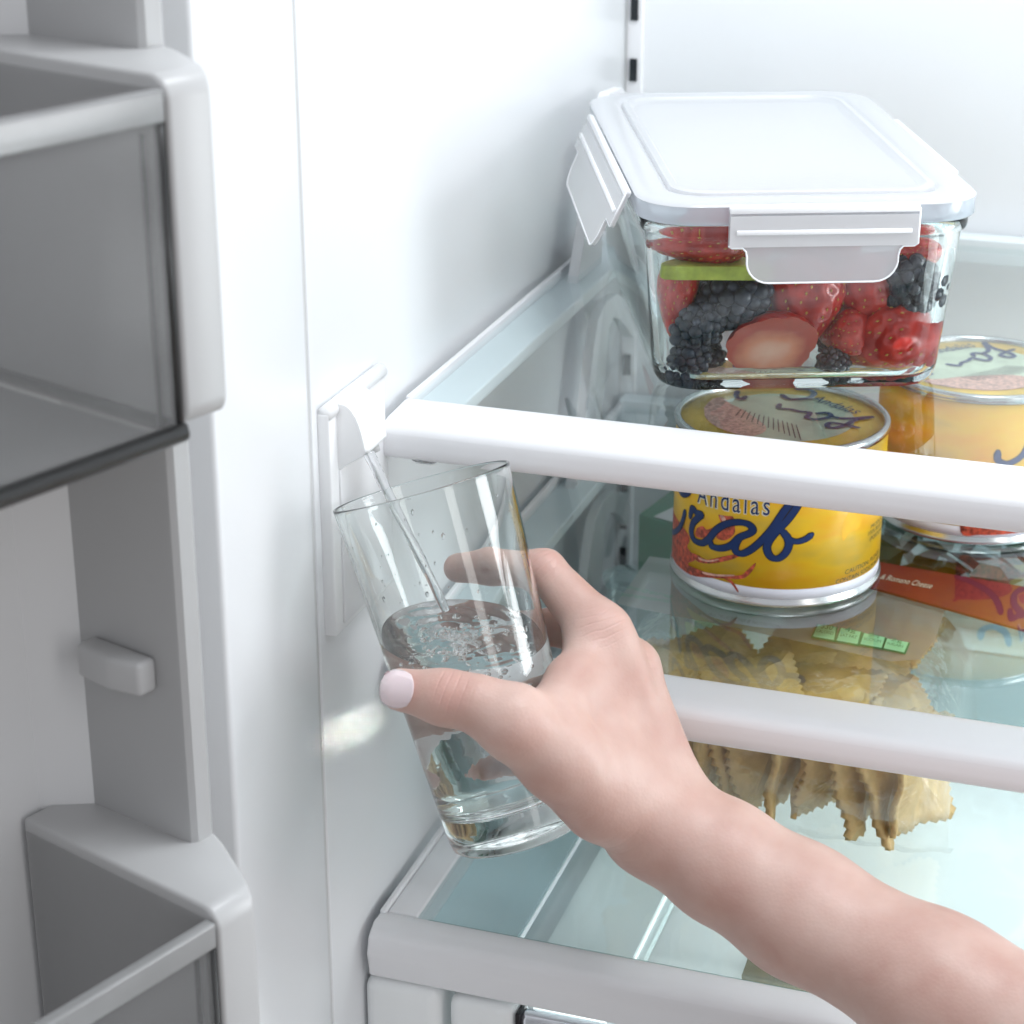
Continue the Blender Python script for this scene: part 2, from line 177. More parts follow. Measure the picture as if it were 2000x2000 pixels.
def strawberry_mat(name, col, tipcol, flesh=False):
    m = bpy.data.materials.new(name); m.use_nodes = True; nt = m.node_tree; p = nt.nodes['Principled BSDF']
    p.inputs['Roughness'].default_value = .28; p.inputs['Coat Weight'].default_value = .3
    p.inputs['Subsurface Weight'].default_value = .25; p.inputs['Subsurface Radius'].default_value = (1, .25, .15); p.inputs['Subsurface Scale'].default_value = .004
    tc = _n(nt, 'ShaderNodeTexCoord'); nz = _n(nt, 'ShaderNodeTexNoise'); nz.inputs['Scale'].default_value = 2.6; nz.inputs['Detail'].default_value = 5
    nt.links.new(tc.outputs['Object'], nz.inputs['Vector'])
    rp = _n(nt, 'ShaderNodeValToRGB'); e = rp.color_ramp.elements
    e[0].position = .32; e[0].color = (*[c * .6 for c in col], 1); e[1].position = .7; e[1].color = (*tipcol, 1)
    nt.links.new(nz.outputs['Fac'], rp.inputs['Fac']); src = rp.outputs['Color']
    if flesh:   # cut face: pale heart running out to red at the skin
        ln = _n(nt, 'ShaderNodeVectorMath', operation='LENGTH'); nt.links.new(tc.outputs['Object'], ln.inputs[0])
        ad = _n(nt, 'ShaderNodeMath', operation='MULTIPLY_ADD'); ad.inputs[1].default_value = .35; nt.links.new(nz.outputs['Fac'], ad.inputs[0]); nt.links.new(ln.outputs['Value'], ad.inputs[2])
        mu = _n(nt, 'ShaderNodeMath', operation='MULTIPLY'); mu.inputs[1].default_value = .70; nt.links.new(ad.outputs[0], mu.inputs[0])
        r2 = _n(nt, 'ShaderNodeValToRGB'); e = r2.color_ramp.elements
        e[0].position = .17; e[0].color = (.82, .53, .41, 1); e[1].position = .56; e[1].color = (.45, .05, .025, 1)
        x = r2.color_ramp.elements.new(.40); x.color = (.72, .27, .16, 1)
        nt.links.new(mu.outputs[0], r2.inputs['Fac']); src = r2.outputs['Color']
    nt.links.new(src, p.inputs['Base Color'])
    return m
M['straw'] = strawberry_mat('strawberry_skin', (.56, .012, .010), (.66, .040, .022))
M['straw_cut'] = strawberry_mat('strawberry_flesh', (.5, .05, .03), (.6, .1, .05), True)

def can_label_mat():
    m = bpy.data.materials.new('can_label_print'); m.use_nodes = True; nt = m.node_tree; p = nt.nodes['Principled BSDF']
    p.inputs['Roughness'].default_value = .30
    tc = _n(nt, 'ShaderNodeTexCoord'); mp = _n(nt, 'ShaderNodeMapping'); mp.inputs['Scale'].default_value = (14, 14, 38)
    nz = _n(nt, 'ShaderNodeTexNoise'); nz.inputs['Scale'].default_value = 1.6; nz.inputs['Detail'].default_value = 3
    nt.links.new(tc.outputs['Object'], mp.inputs['Vector']); nt.links.new(mp.outputs[0], nz.inputs['Vector'])
    rp = _n(nt, 'ShaderNodeValToRGB'); e = rp.color_ramp.elements
    e[0].position = .30; e[0].color = (.60, .40, .05, 1); e[1].position = .72; e[1].color = (.86, .36, .004, 1)
    x = e.new(.5); x.color = (.84, .50, .010, 1)
    nt.links.new(nz.outputs['Fac'], rp.inputs['Fac']); nt.links.new(rp.outputs['Color'], p.inputs['Base Color'])
    return m
M['can_label'] = can_label_mat()

def skin_mat():
    m = bpy.data.materials.new('skin'); m.use_nodes = True; nt = m.node_tree; p = nt.nodes['Principled BSDF']
    p.inputs['Roughness'].default_value = .46
    p.inputs['Subsurface Weight'].default_value = .22; p.inputs['Subsurface Radius'].default_value = (1, .36, .22); p.inputs['Subsurface Scale'].default_value = .006
    tc = _n(nt, 'ShaderNodeTexCoord')
    n1 = _n(nt, 'ShaderNodeTexNoise'); n1.inputs['Scale'].default_value = 38; n1.inputs['Detail'].default_value = 4
    nt.links.new(tc.outputs['Object'], n1.inputs['Vector'])
    rp = _n(nt, 'ShaderNodeValToRGB'); e = rp.color_ramp.elements
    e[0].position = .30; e[0].color = (.54, .325, .272, 1); e[1].position = .70; e[1].color = (.655, .462, .400, 1)
    nt.links.new(n1.outputs['Fac'], rp.inputs['Fac'])
    def mth(op, a, b_=None, c=None):
        q = _n(nt, 'ShaderNodeMath', operation=op)
        for k, x in enumerate((a, b_, c)):
            if x is None: continue
            if isinstance(x, (int, float)): q.inputs[k].default_value = x
            else: nt.links.new(x, q.inputs[k])
        return q.outputs[0]
    v = _n(nt, 'ShaderNodeTexVoronoi'); v.inputs['Scale'].default_value = 700; nt.links.new(tc.outputs['Object'], v.inputs['Vector'])
    n2 = _n(nt, 'ShaderNodeTexNoise'); n2.inputs['Scale'].default_value = 170; n2.inputs['Detail'].default_value = 6
    nt.links.new(tc.outputs['Object'], n2.inputs['Vector'])
    n3 = _n(nt, 'ShaderNodeTexNoise'); n3.inputs['Scale'].default_value = 55; nt.links.new(tc.outputs['Object'], n3.inputs['Vector'])
    height = mth('MULTIPLY', mth('ADD', v.outputs['Distance'], n2.outputs['Fac']), .17); red = None
    for c, axis, rad_, period, amp, redamt in D['creases']:
        sb = _n(nt, 'ShaderNodeVectorMath', operation='SUBTRACT'); nt.links.new(tc.outputs['Object'], sb.inputs[0]); sb.inputs[1].default_value = c
        ln = _n(nt, 'ShaderNodeVectorMath', operation='LENGTH'); nt.links.new(sb.outputs[0], ln.inputs[0])
        dt = _n(nt, 'ShaderNodeVectorMath', operation='DOT_PRODUCT'); nt.links.new(sb.outputs[0], dt.inputs[0]); dt.inputs[1].default_value = axis
        mk = _n(nt, 'ShaderNodeMapRange', interpolation_type='SMOOTHSTEP'); nt.links.new(ln.outputs['Value'], mk.inputs['Value'])
        mk.inputs['From Min'].default_value = rad_; mk.inputs['From Max'].default_value = rad_ * .25; mk.inputs['To Min'].default_value = 0; mk.inputs['To Max'].default_value = 1
        if amp:
            ph = mth('MULTIPLY_ADD', dt.outputs['Value'], 6.283 / period, mth('MULTIPLY', n3.outputs['Fac'], 9.0))
            gr = mth('POWER', mth('MULTIPLY_ADD', mth('SINE', ph), .5, .5), 5.0)   # narrow grooves
            gr = mth('MULTIPLY', gr, mth('MULTIPLY', mk.outputs[0], mth('MULTIPLY', n2.outputs['Fac'], -amp)))
            height = mth('ADD', height, gr)
        if redamt:
            r_ = mth('MULTIPLY', mk.outputs[0], redamt); red = r_ if red is None else mth('MAXIMUM', red, r_)
    mixr = _n(nt, 'ShaderNodeMix', data_type='RGBA'); nt.links.new(red, mixr.inputs[0]); nt.links.new(rp.outputs['Color'], mixr.inputs[6]); mixr.inputs[7].default_value = (.56, .24, .20, 1)
    nt.links.new(mixr.outputs[2], p.inputs['Base Color'])
    b = _n(nt, 'ShaderNodeBump'); b.inputs['Strength'].default_value = .55; b.inputs['Distance'].default_value = .0006
    nt.links.new(height, b.inputs['Height']); nt.links.new(b.outputs[0], p.inputs['Normal'])
    return m
M['skin'] = skin_mat()

# ------------------------------------------------------------------ mesh helpers
def link(o, parent=None, keep=True):
    COL.objects.link(o)
    if parent is not None:
        o.parent = parent
        if keep: o.matrix_parent_inverse = parent.matrix_basis.inverted()
    return o
def mesh(name, verts, faces, m, parent=None, smooth=False, keep=True):
    me = bpy.data.meshes.new(name); me.from_pydata([tuple(v) for v in verts], [], [tuple(f) for f in faces])
    ms = m if isinstance(m, (list, tuple)) else [m]
    for q in ms: me.materials.append(q)
    if smooth: me.polygons.foreach_set('use_smooth', [True] * len(me.polygons))
    me.update()
    return link(bpy.data.objects.new(name, me), parent, keep)
def from_bm(name, bm, m, parent=None, smooth=False, keep=True, auto=None):
    bmesh.ops.recalc_face_normals(bm, faces=bm.faces)
    me = bpy.data.meshes.new(name); bm.to_mesh(me); bm.free()
    for q in (m if isinstance(m, (list, tuple)) else [m]): me.materials.append(q)
    if smooth: me.polygons.foreach_set('use_smooth', [True] * len(me.polygons))
    if auto is not None: me.set_sharp_from_angle(angle=R(auto))
    return link(bpy.data.objects.new(name, me), parent, keep)
def empty(name, loc=(0, 0, 0), rz=0.0):
    o = bpy.data.objects.new(name, None); o.location = loc; o.rotation_euler = (0, 0, rz); o.empty_display_size = .02
    COL.objects.link(o); return o
def tag(o, label, cat, group=None, kind=None):
    o['label'] = label; o['category'] = cat
    if group: o['group'] = group
    if kind: o['kind'] = kind
    return o
def add_box(bm, lo, hi, bev=0.0, seg=3):
    lo, hi = Vector(lo), Vector(hi); c = (lo + hi) / 2; s = hi - lo
    g = bmesh.ops.create_cube(bm, size=1.0, matrix=Matrix.Translation(c) @ Matrix.Diagonal((s.x, s.y, s.z, 1)))
    if bev:
        es = list({e for v in g['verts'] for e in v.link_edges})
        bmesh.ops.bevel(bm, geom=es, offset=bev, segments=seg, profile=.5, affect='EDGES')
def box(name, lo, hi, m, parent=None, bev=0.0, seg=3, keep=True):
    bm = bmesh.new(); add_box(bm, lo, hi, bev, seg)
    return from_bm(name, bm, m, parent, smooth=bev > 0, keep=keep, auto=35 if bev > 0 else None)
def prism(name, poly, vec, m, parent=None, bev=0.0, keep=True, smooth=False, seg=3):
    """polygon of 3-D points pushed along vec"""
    bm = bmesh.new(); a = [bm.verts.new(p) for p in poly]; v = Vector(vec); b = [bm.verts.new(Vector(p) + v) for p in poly]
    bm.faces.new(a); bm.faces.new(b[::-1]); n = len(a)
    for i in range(n): bm.faces.new((a[i], b[i], b[(i + 1) % n], a[(i + 1) % n]))
    if bev: bmesh.ops.bevel(bm, geom=list(bm.edges), offset=bev, segments=seg, profile=.5, affect='EDGES', clamp_overlap=True)
    return from_bm(name, bm, m, parent, smooth=smooth or bev > 0, keep=keep, auto=40)
def loft(name, rings, m, parent=None, cap0=True, cap1=True, smooth=True, keep=True, auto=None, close=False):
    n = len(rings[0]); V = [p for r in rings for p in r]; F = []
    K = len(rings)
    for k in range(K - 1 + (1 if close else 0)):
        k2 = (k + 1) % K
        for i in range(n):
            j = (i + 1) % n; F.append((k * n + i, k * n + j, k2 * n + j, k2 * n + i))
    if cap0 and not close: F.append(tuple(range(n))[::-1])
    if cap1 and not close: F.append(tuple((K - 1) * n + i for i in range(n)))
    bm = bmesh.new(); vs = [bm.verts.new(p) for p in V]
    for f in F: bm.faces.new([vs[i] for i in f])
    return from_bm(name, bm, m, parent, smooth, keep, auto)
def lathe_rings(prof, n=64):
    return [[(r * math.cos(2 * math.pi * i / n), r * math.sin(2 * math.pi * i / n), z) for i in range(n)] for r, z in prof]
def tube(name, pts, rad, m, parent=None, n=16, smooth_path=6, keep=True):
    P = np.array(pts, float)
    if smooth_path:
        t = np.linspace(0, len(P) - 1, (len(P) - 1) * smooth_path + 1); Q = []
        for x in t:
            i = min(int(x), len(P) - 2); f = x - i
            p0, p1, p2, p3 = P[max(i - 1, 0)], P[i], P[i + 1], P[min(i + 2, len(P) - 1)]
            Q.append(.5 * (2 * p1 + (p2 - p0) * f + (2 * p0 - 5 * p1 + 4 * p2 - p3) * f * f + (3 * p1 - p0 - 3 * p2 + p3) * f ** 3))
        P = np.array(Q)
    rings = []
    for i, p in enumerate(P):
        d = Vector(P[min(i + 1, len(P) - 1)] - P[max(i - 1, 0)]).normalized(); a = d.orthogonal().normalized()
        if i and abs(a.dot(last)) < 2: a = (last - d * last.dot(d)).normalized()
        last = a; b = d.cross(a); r = rad(i / (len(P) - 1)) if callable(rad) else rad
        rings.append([Vector(p) + (a * math.cos(2 * math.pi * k / n) + b * math.sin(2 * math.pi * k / n)) * r for k in range(n)])
    return loft(name, rings, m, parent, keep=keep)
def rrect(w0, w1, d0, d1, r, n=8):
    """rounded rectangle outline (x from w0 to w1, y from d0 to d1)"""
    P = []
    for cx, cy, a0 in ((w1 - r, d0 + r, -90), (w1 - r, d1 - r, 0), (w0 + r, d1 - r, 90), (w0 + r, d0 + r, 180)):
        for k in range(n + 1):
            a = R(a0 + 90 * k / n); P.append((cx + r * math.cos(a), cy + r * math.sin(a)))
    return P
def text_mesh(txt, size=1.0, offset=0.0, spacing=1.0):
    c = bpy.data.curves.new('lettering', 'FONT'); c.body = txt; c.size = size; c.offset = offset; c.space_character = spacing; c.resolution_u = 3
    o = bpy.data.objects.new('lettering', c); COL.objects.link(o)
    dg = bpy.context.evaluated_depsgraph_get(); dg.update()
    me = bpy.data.meshes.new_from_object(o.evaluated_get(dg))
    V = np.array([v.co[:] for v in me.vertices]); F = [tuple(p.vertices) for p in me.polygons]
    bpy.data.objects.remove(o); bpy.data.curves.remove(c); bpy.data.meshes.remove(me)
    return V, F
def text_on_quad(name, txt, o, ux, uy, m, parent, lift=(0, 0, 0), fit=True, offset=0.0, keep=True):
    """lettering laid on a plane: o origin, ux the full width vector, uy the full height vector"""
    V, F = text_mesh(txt, 1.0, offset); w = V[:, 0].max() - V[:, 0].min(); h = V[:, 1].max() - V[:, 1].min()
    o, ux, uy, lift = map(np.array, (o, ux, uy, lift))
    P = o + lift + np.outer((V[:, 0] - V[:, 0].min()) / w, ux) + np.outer((V[:, 1] - V[:, 1].min()) / h, uy)
    return mesh(name, P, F, m, parent, keep=keep)

# ------------------------------------------------------------------ kitchen floor in front
fl_ = mesh('floor', [(-4, -6, 0), (5, -6, 0), (5, .6, 0), (-4, .6, 0)], [(0, 1, 2, 3)], mat('wood_floor', (.48, .42, .36), .4, var=.3, vscale=3)); fl_['kind'] = 'structure'

# ------------------------------------------------------------------ refrigerator cabinet (x right, y into the cabinet, z up)
BACK = .45
fr = empty('refrigerator', (0, 0, .60)); tag(fr, 'white refrigerator seen from inside with its door open on the left', 'refrigerator')
box('side_wall', (-.05, -.080, .60), (0, .0005, 2.0), M['liner'], fr, .0022)
box('side_wall', (-.05, .0022, .60), (0, BACK + .03, 2.0), M['liner'], fr, .0012)
box('seam', (-.02, -.002, .60), (-.0009, .004, 2.0), M['gasket'], fr)
box('back_wall', (.0002, BACK, .60), (.79, BACK + .03, 2.0), M['liner'], fr)
box('far_side_wall', (.79, -.08, .60), (.84, BACK + .03, 2.0), M['liner'], fr)
box('ceiling', (-.05, -.08, 2.0001), (.84, BACK + .03, 2.04), M['liner'], fr)
box('cabinet_floor', (-.05, -.08, .56), (.84, BACK + .03, .5999), M['liner'], fr)
# the slotted rail in the back corner
rail = box('shelf_rail', (.0005, BACK - .004, .62), (.0095, BACK + .001, 1.98), M['trim'], fr, .0008)
z = 1.2169
k = 0
while z < 1.94:
    box('slot', (.0028, BACK - .0055, z), (.0068, BACK - .0038, z + .0118), M['dark'], rail); z += .0213
z = 1.1956
while z > .66:
    box('slot', (.0028, BACK - .0055, z - .0124), (.0068, BACK - .0038, z), M['dark'], rail); z -= .0213 + .0036
box('rail_groove', (.0003, BACK - .0052, .62), (.0010, BACK - .0010, 1.98), M['gasket'], fr)

# water dispenser on the side wall
wd = box('water_dispenser', (-.0005, .0075, 1.033), (.0050, .066, 1.129), M['dispenser'], fr, .0009)
tube('cap_lip', [(.0030, .0078, 1.1290), (.0030, .0660, 1.1290)], .0032, M['dispenser'], wd, 14, 0)
box('dispenser_panel', (.0045, .0150, 1.036), (.0060, .0655, 1.1035), M['trim'], wd, .0006)
sp = []
for t in np.linspace(0, 1, 9):
    sp.append((.0045 + .0125 * t ** .55, 1.1315 - .0195 * t ** 1.9))
sp += [(.0168, 1.1108), (.0045, 1.1030)]
prism('spout', [(x, .0150, z) for x, z in sp], (0, .0225, 0), M['dispenser'], wd, .0005, seg=2)
tube('spout_tip', [(.0125, .031, 1.110), (.0135, .031, 1.1065)], .0030, M['gasket'], wd, 14, 0)

# open door: u runs along the door towards the hinge, v out of its inner face
TH = R(19.6); U = Vector((math.sin(TH), math.cos(TH), 0)); V_ = Vector((U.y, -U.x, 0)); RC = Vector((.022, -.138, 0))
def dp(v, u, z): return RC + V_ * v + U * u + Vector((0, 0, z))
door = empty('door', (.022, -.138, .62)); door.parent = fr; door.matrix_parent_inverse = fr.matrix_basis.inverted()
def door_prism(name, prof, z0, z1, m, bev=0.0, parent=None):
    return prism(name, [dp(v, u, z0) for v, u in prof], (0, 0, z1 - z0), m, parent or door, bev)
inner = prism('inner_panel', [dp(v, u, .62) for v, u in [(-.062, -.6), (-.062, -.026), (-.048, -.0130), (-.006, -.0114), (-.0015, -.0105), (0, -.0085), (0, -.0025), (-.0020, 0), (-.075, .004), (-.095, .012), (-.095, -.6)]], (0, 0, 1.36), M['door'], door)
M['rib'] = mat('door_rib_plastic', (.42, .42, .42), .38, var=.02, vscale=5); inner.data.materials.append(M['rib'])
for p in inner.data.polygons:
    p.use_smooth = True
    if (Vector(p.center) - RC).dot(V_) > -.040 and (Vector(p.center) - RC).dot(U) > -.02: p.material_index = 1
inner.data.set_sharp_from_angle(angle=R(35))
prism('gasket', [dp(v, u, .62) for v, u in [(-.030, .004), (-.026, .010), (-.034, .016), (-.060, .014), (-.060, .004)]], (0, 0, 1.36), M['gasket'], door)
for zb in (1.0825, 1.3780):
    prism('bin_mount', [dp(v, u, zb) for v, u in [(-.041, -.0125), (-.0115, -.0115), (-.0115, -.0195), (-.024, -.0225), (-.041, -.0215)]], (0, 0, .0125), M['cap'], door, .002)
def door_bin(zlo, zhi, label):
    t = empty('door_bin', dp(0, -.03, zlo)); tag(t, label, 'door bin', 'smoked bins hung on the door')
    # end cap: plan runs slanting out from the rib, its inner side square to the door
    plan = [(-.050, -.0005), (.000, -.0008), (.006, -.003), (.037, -.0190), (.037, -.0355), (-.060, -.0355), (-.060, -.010)]
    bm = bmesh.new(); lo = [bm.verts.new(dp(v, u, zlo)) for v, u in plan]; hi = [bm.verts.new(dp(v, u, zhi)) for v, u in plan]
    n = len(plan); bm.faces.new(lo); bm.faces.new(hi[::-1])
    for i in range(n): bm.faces.new((lo[i], hi[i], hi[(i + 1) % n], lo[(i + 1) % n]))
    es = [e for e in bm.edges if all(((v.co - dp(.037, 0, v.co.z)).dot(V_)) > -.001 for v in e.verts) and abs(e.verts[0].co.z - e.verts[1].co.z) < 1e-5]
    bmesh.ops.bevel(bm, geom=es, offset=.0075, segments=6, profile=.5, affect='EDGES')
    bmesh.ops.bevel(bm, geom=[e for e in bm.edges if e.calc_face_angle(0) > R(40)], offset=.0016, segments=3, profile=.5, affect='EDGES', clamp_overlap=True)
    from_bm('end_cap', bm, M['cap'], t, True, True, 35)
    # smoked tub: clear front, floor and end wall
    L0, L1, f0, f1 = -.0362, -.55, -.058, .0355
    bm = bmesh.new()
    def q(a, b, c, d): bm.faces.new([bm.verts.new(dp(*x)) for x in (a, b, c, d)])
    q((f1, L0, zlo), (f1, L1, zlo), (f1, L1, zhi - .012), (f1, L0, zhi - .012))
    q((f0, L0, zlo), (f0, L1, zlo), (f1, L1, zlo), (f1, L0, zlo))
    q((f0, L0, zlo), (f1, L0, zlo), (f1, L0, zhi - .004), (f0, L0, zhi - .004))
    from_bm('tub', bm, M['smoke'], t)
    prism('rim', [dp(f1 - .0035, L0, zhi - .0130), dp(f1 + .0012, L0, zhi - .0130), dp(f1 + .0012, L0, zhi - .0035), dp(f1 - .0035, L0, zhi - .0035)], U * (L1 - L0), M['smoke_rim'], t, .0010)
    e = .0016
    def bar(a, b, r): tube('edge_seam', [dp(*a), dp(*b)], r, M['smoke_edge'], t, 10, 0)
    bar((f1 - .001, L0 - .001, zlo), (f1 - .001, L0 - .001, zhi - .012), .0017)
    bar((f1 - .001, L0 - .0075, zlo + .002), (f1 - .001, L0 - .0075, zhi - .015), .0010)
    bar((f1, L0, zlo - .0005), (f1, L1, zlo - .0005), .0030)
    bar((f1, L0, zlo), (f0, L0, zlo), .0024)
    prism('bin_floor', [dp(f0 + .004, L0 - .006, zlo - .0022), dp(f1 - .004, L0 - .006, zlo - .0022), dp(f1 - .004, L1, zlo - .0022), dp(f0 + .004, L1, zlo - .0022)], (0, 0, .0014), M['smoke_rim'], t)
    return t
door_bin(1.1925, 1.2960, 'upper smoked grey door bin with white end cap, beside the water dispenser')
door_bin(.880, 1.0270, 'lower smoked grey door bin with bright white end cap, at the bottom left')

# ------------------------------------------------------------------ glass shelves
def shelf(zt, yin, yfront, th, label, gm, over=True):
    t = empty('glass_shelf', (.1, .2, zt)); tag(t, label, 'shelf', 'glass shelves in the refrigerator')
    x0, x1 = .0042, .74
    # front rail, a rounded section pushed along x
    prof = [(yin, zt + .0008), (yin - .004, zt + .0014), (yfront + .009, zt + .0004), (yfront + .0040, zt - .0008), (yfront + .0012, zt - .0030), (yfront + .0004, zt - .0060), (yfront, zt - .011), (yfront + .0008, zt - th), (yfront + .005, zt - th - .0012), (yin, zt - th + .001)]
    prism('front_rail', [(x0, y, z) for y, z in prof], (x1 - x0, 0, 0), M['trim'], t, .0016, seg=3)
    box('side_rail', (x0 + .002, yin + .0005, zt - .010), (.0262, BACK - .020, zt - .0032), M['side_trim'], t, .001)
    box('side_lip', (x0, yin - .002, zt - .008), (x0 + .0028, BACK - .020, zt + .0022), M['trim'], t, .0008)
    box('back_rail', (x0, BACK - .0198, zt - .010), (x1, BACK - .0060, zt + .004), M['side_trim'], t, .001)
    xg = x0 + .003 if over else .0218
    if not over: box('side_frame', (x0 + .0029, yin + .0003, zt - .009), (.0217, BACK - .020, zt + .0008), M['trim'], t, .0012)
    g = mesh('glass_pane', [(xg, yin - .004, zt), (x1, yin - .004, zt), (x1, BACK - .02, zt), (xg, BACK - .02, zt)], [(0, 1, 2, 3)], gm, t)
    box('glass_edge', (.0264, yin + .0002, zt - .0036), (x1, yin + .0012, zt - .0004), M['glass_edge'], t)
    br = [(.300, zt - .004)] + [(y, z - .994 + zt) for y, z in D['bracket']] + [(.345, zt - .004)]
    prism('bracket', [(.0115, y, z) for y, z in br], (.0055, 0, 0), M['trim'], t, .0006, seg=2)
    return t
shelf(1.108, .0925, .0600, .0150, 'topmost glass shelf with a white front rail, carrying the fruit container', M['shelf_glass'])
shelf(.994, .0935, .0640, .0150, 'middle glass shelf with a white front rail, carrying the yellow cans', M['shelf_glass'])
shelf(.877, .0485, .0305, .0230, 'lowest glass shelf with a wide white rail and tinted glass, below the tumbler', M['low_glass'], False)

# ------------------------------------------------------------------ crisper under the lowest shelf
pl = box('crisper_guide', (.0012, .0315, .62), (.0375, .10, .8515), M['drawer'], None, .006, 4)
tag(pl, 'white rounded guide post at the lower left under the lowest shelf', 'drawer guide')
dr = empty('crisper', (.2, .2, .70)); tag(dr, 'white crisper drawer with a clear handle under the lowest glass shelf', 'crisper')
box('drawer_front', (.0420, .0320, .64), (.0740, .0500, .8500), M['drawer'], dr, .005, 4)
box('drawer_front', (.118, .0400, .64), (.72, .0500, .8500), M['drawer'], dr, .004, 4)
box('handle', (.0745, .0330, .80), (.1170, .0420, .8480), M['chrome'], dr, .004, 4)
box('handle_end', (.0736, .0318, .80), (.0758, .0425, .8485), M['black'], dr, .0008)
box('drawer_floor', (.0800, .0500, .8680), (.1195, .43, .8705), M['tray'], dr)
M['cover'] = mat('drawer_cover_plastic', (.68, .86, .90), .35)
box('drawer_cover', (.0222, .0500, .8690), (.0665, .44, .8715), M['cover'], dr)
box('drawer_side', (.0722, .055, .745), (.0747, .43, .861), M['drawer'], dr)
box('drawer_rim', (.0672, .0600, .8635), (.0800, .43, .8670), M['side_trim'], dr, .0008)
box('divider', (.1215, .056, .752), (.1235, .43, .8625), M['drawer_clear'], dr)
box('divider_rim', (.1195, .056, .8630), (.1255, .43, .8660), M['drawer_clear'], dr, .0006)
box('front_rim', (.126, .0660, .8610), (.72, .0715, .8660), M['drawer_clear'], dr, .0008)
box('drawer_back', (.075, .4305, .745), (.72, .4335, .861), M['drawer'], dr)
wl = box('added_bright_tray', (.1260, .0560, .8680), (.70, .42, .8710), M['tray'], dr, .0012)  # pale sheet added close under the glass to brighten this area
pp = bmesh.new()
add_box(pp, (.1690, .0555, .8718), (.215, .0860, .8758), .0012, 2)
bmesh.ops.subdivide_edges(pp, edges=list(pp.edges), cuts=2, use_grid_fill=True)
for v in pp.verts: v.co += Vector((math.sin(v.co.y * 900) * .0006, math.sin(v.co.x * 800) * .0008, math.sin(v.co.x * 700 + v.co.y * 500) * .0003))
tag(from_bm('paper_packet', pp, M['paper'], None, True, True, 50), 'olive brown paper packet in the drawer below the lowest shelf', 'packet')

# ------------------------------------------------------------------ yellow cans
RCAN = .0505
def smooth_pts(P, n=8):
    P = np.array(P, float); Q = []
    for i in range(len(P) - 1):
        p0, p1, p2, p3 = P[max(i - 1, 0)], P[i], P[i + 1], P[min(i + 2, len(P) - 1)]
        for f in np.linspace(0, 1, n, endpoint=False):
            Q.append(.5 * (2 * p1 + (p2 - p0) * f + (2 * p0 - 5 * p1 + 4 * p2 - p3) * f * f + (3 * p1 - p0 - 3 * p2 + p3) * f ** 3))
    Q.append(P[-1]); return np.array(Q)
def ribbon2d(P, w, n=8):
    """a pen stroke: quads and rounded ends along a smoothed path, in the plane"""
    Q = smooth_pts(P, n); d = np.gradient(Q, axis=0); d /= np.linalg.norm(d, axis=1)[:, None] + 1e-12
    nrm = np.stack([-d[:, 1], d[:, 0]], 1)
    t = np.linspace(0, 1, len(Q)); ww = w / 2 * (.78 + .22 * np.abs(d[:, 1])) * np.minimum(1, .75 + 6 * np.minimum(t, 1 - t))
    Lp = Q + nrm * ww[:, None]; Rp = Q - nrm * ww[:, None]
    V = []; F = []
    for i in range(len(Q)): V += [Lp[i], Rp[i]]
    for i in range(len(Q) - 1): F.append((2 * i, 2 * i + 1, 2 * i + 3, 2 * i + 2))
    for end, sgn in ((0, -1), (len(Q) - 1, 1)):
        c = len(V); m_ = 7; base = math.atan2(d[end][1] * sgn, d[end][0] * sgn)
        V.append(Q[end])
        for k in range(m_ + 1):
            a = base - math.pi / 2 + math.pi * k / m_; V.append(Q[end] + ww[end] * np.array([math.cos(a), math.sin(a)]))
        for k in range(m_): F.append((c, c + 1 + k, c + 2 + k))
    return np.array(V), F
def poly2d(P, n=5):
    P = smooth_pts(list(P) + [P[0]], n)[:-1]
    return P, [tuple(range(len(P)))]
def merge(parts):
    V = []; F = []
    for v, f in parts:
        b = len(V); V += [tuple(x) for x in v]; F += [tuple(i + b for i in g) for g in f]
    return np.array(V), F
def tri_fine(V, F, maxlen):
    bm = bmesh.new(); vs = [bm.verts.new((v[0], v[1], 0)) for v in V]
    for f in F:
        try: bm.faces.new([vs[i] for i in f])
        except ValueError: pass
    bmesh.ops.triangulate(bm, faces=[f for f in bm.faces if len(f.verts) > 4])
    for _ in range(5):
        es = [e for e in bm.edges if e.calc_length() > maxlen]
        if not es: break
        bmesh.ops.subdivide_edges(bm, edges=es, cuts=1)
        bmesh.ops.triangulate(bm, faces=[f for f in bm.faces if len(f.verts) > 4])
    bm.verts.index_update(); V2 = np.array([v.co[:2] for v in bm.verts]); F2 = [tuple(v.index for v in f.verts) for f in bm.faces]; bm.free()
    return V2, F2
def wrap(V, lift):
    """(arc length, height) -> on the can wall"""
    a = V[:, 0] / RCAN; r = RCAN - .0006 + lift
    return np.stack([r * np.cos(a), r * np.sin(a), V[:, 1]], 1)
def arc(P): return [(a * RCAN, z) for a, z in P]
def cyl_print(name, VF, m, lift, parent, fine=.004):
    V, F = tri_fine(*VF, fine)
    return mesh(name, wrap(V, lift), F, m, parent, keep=False)

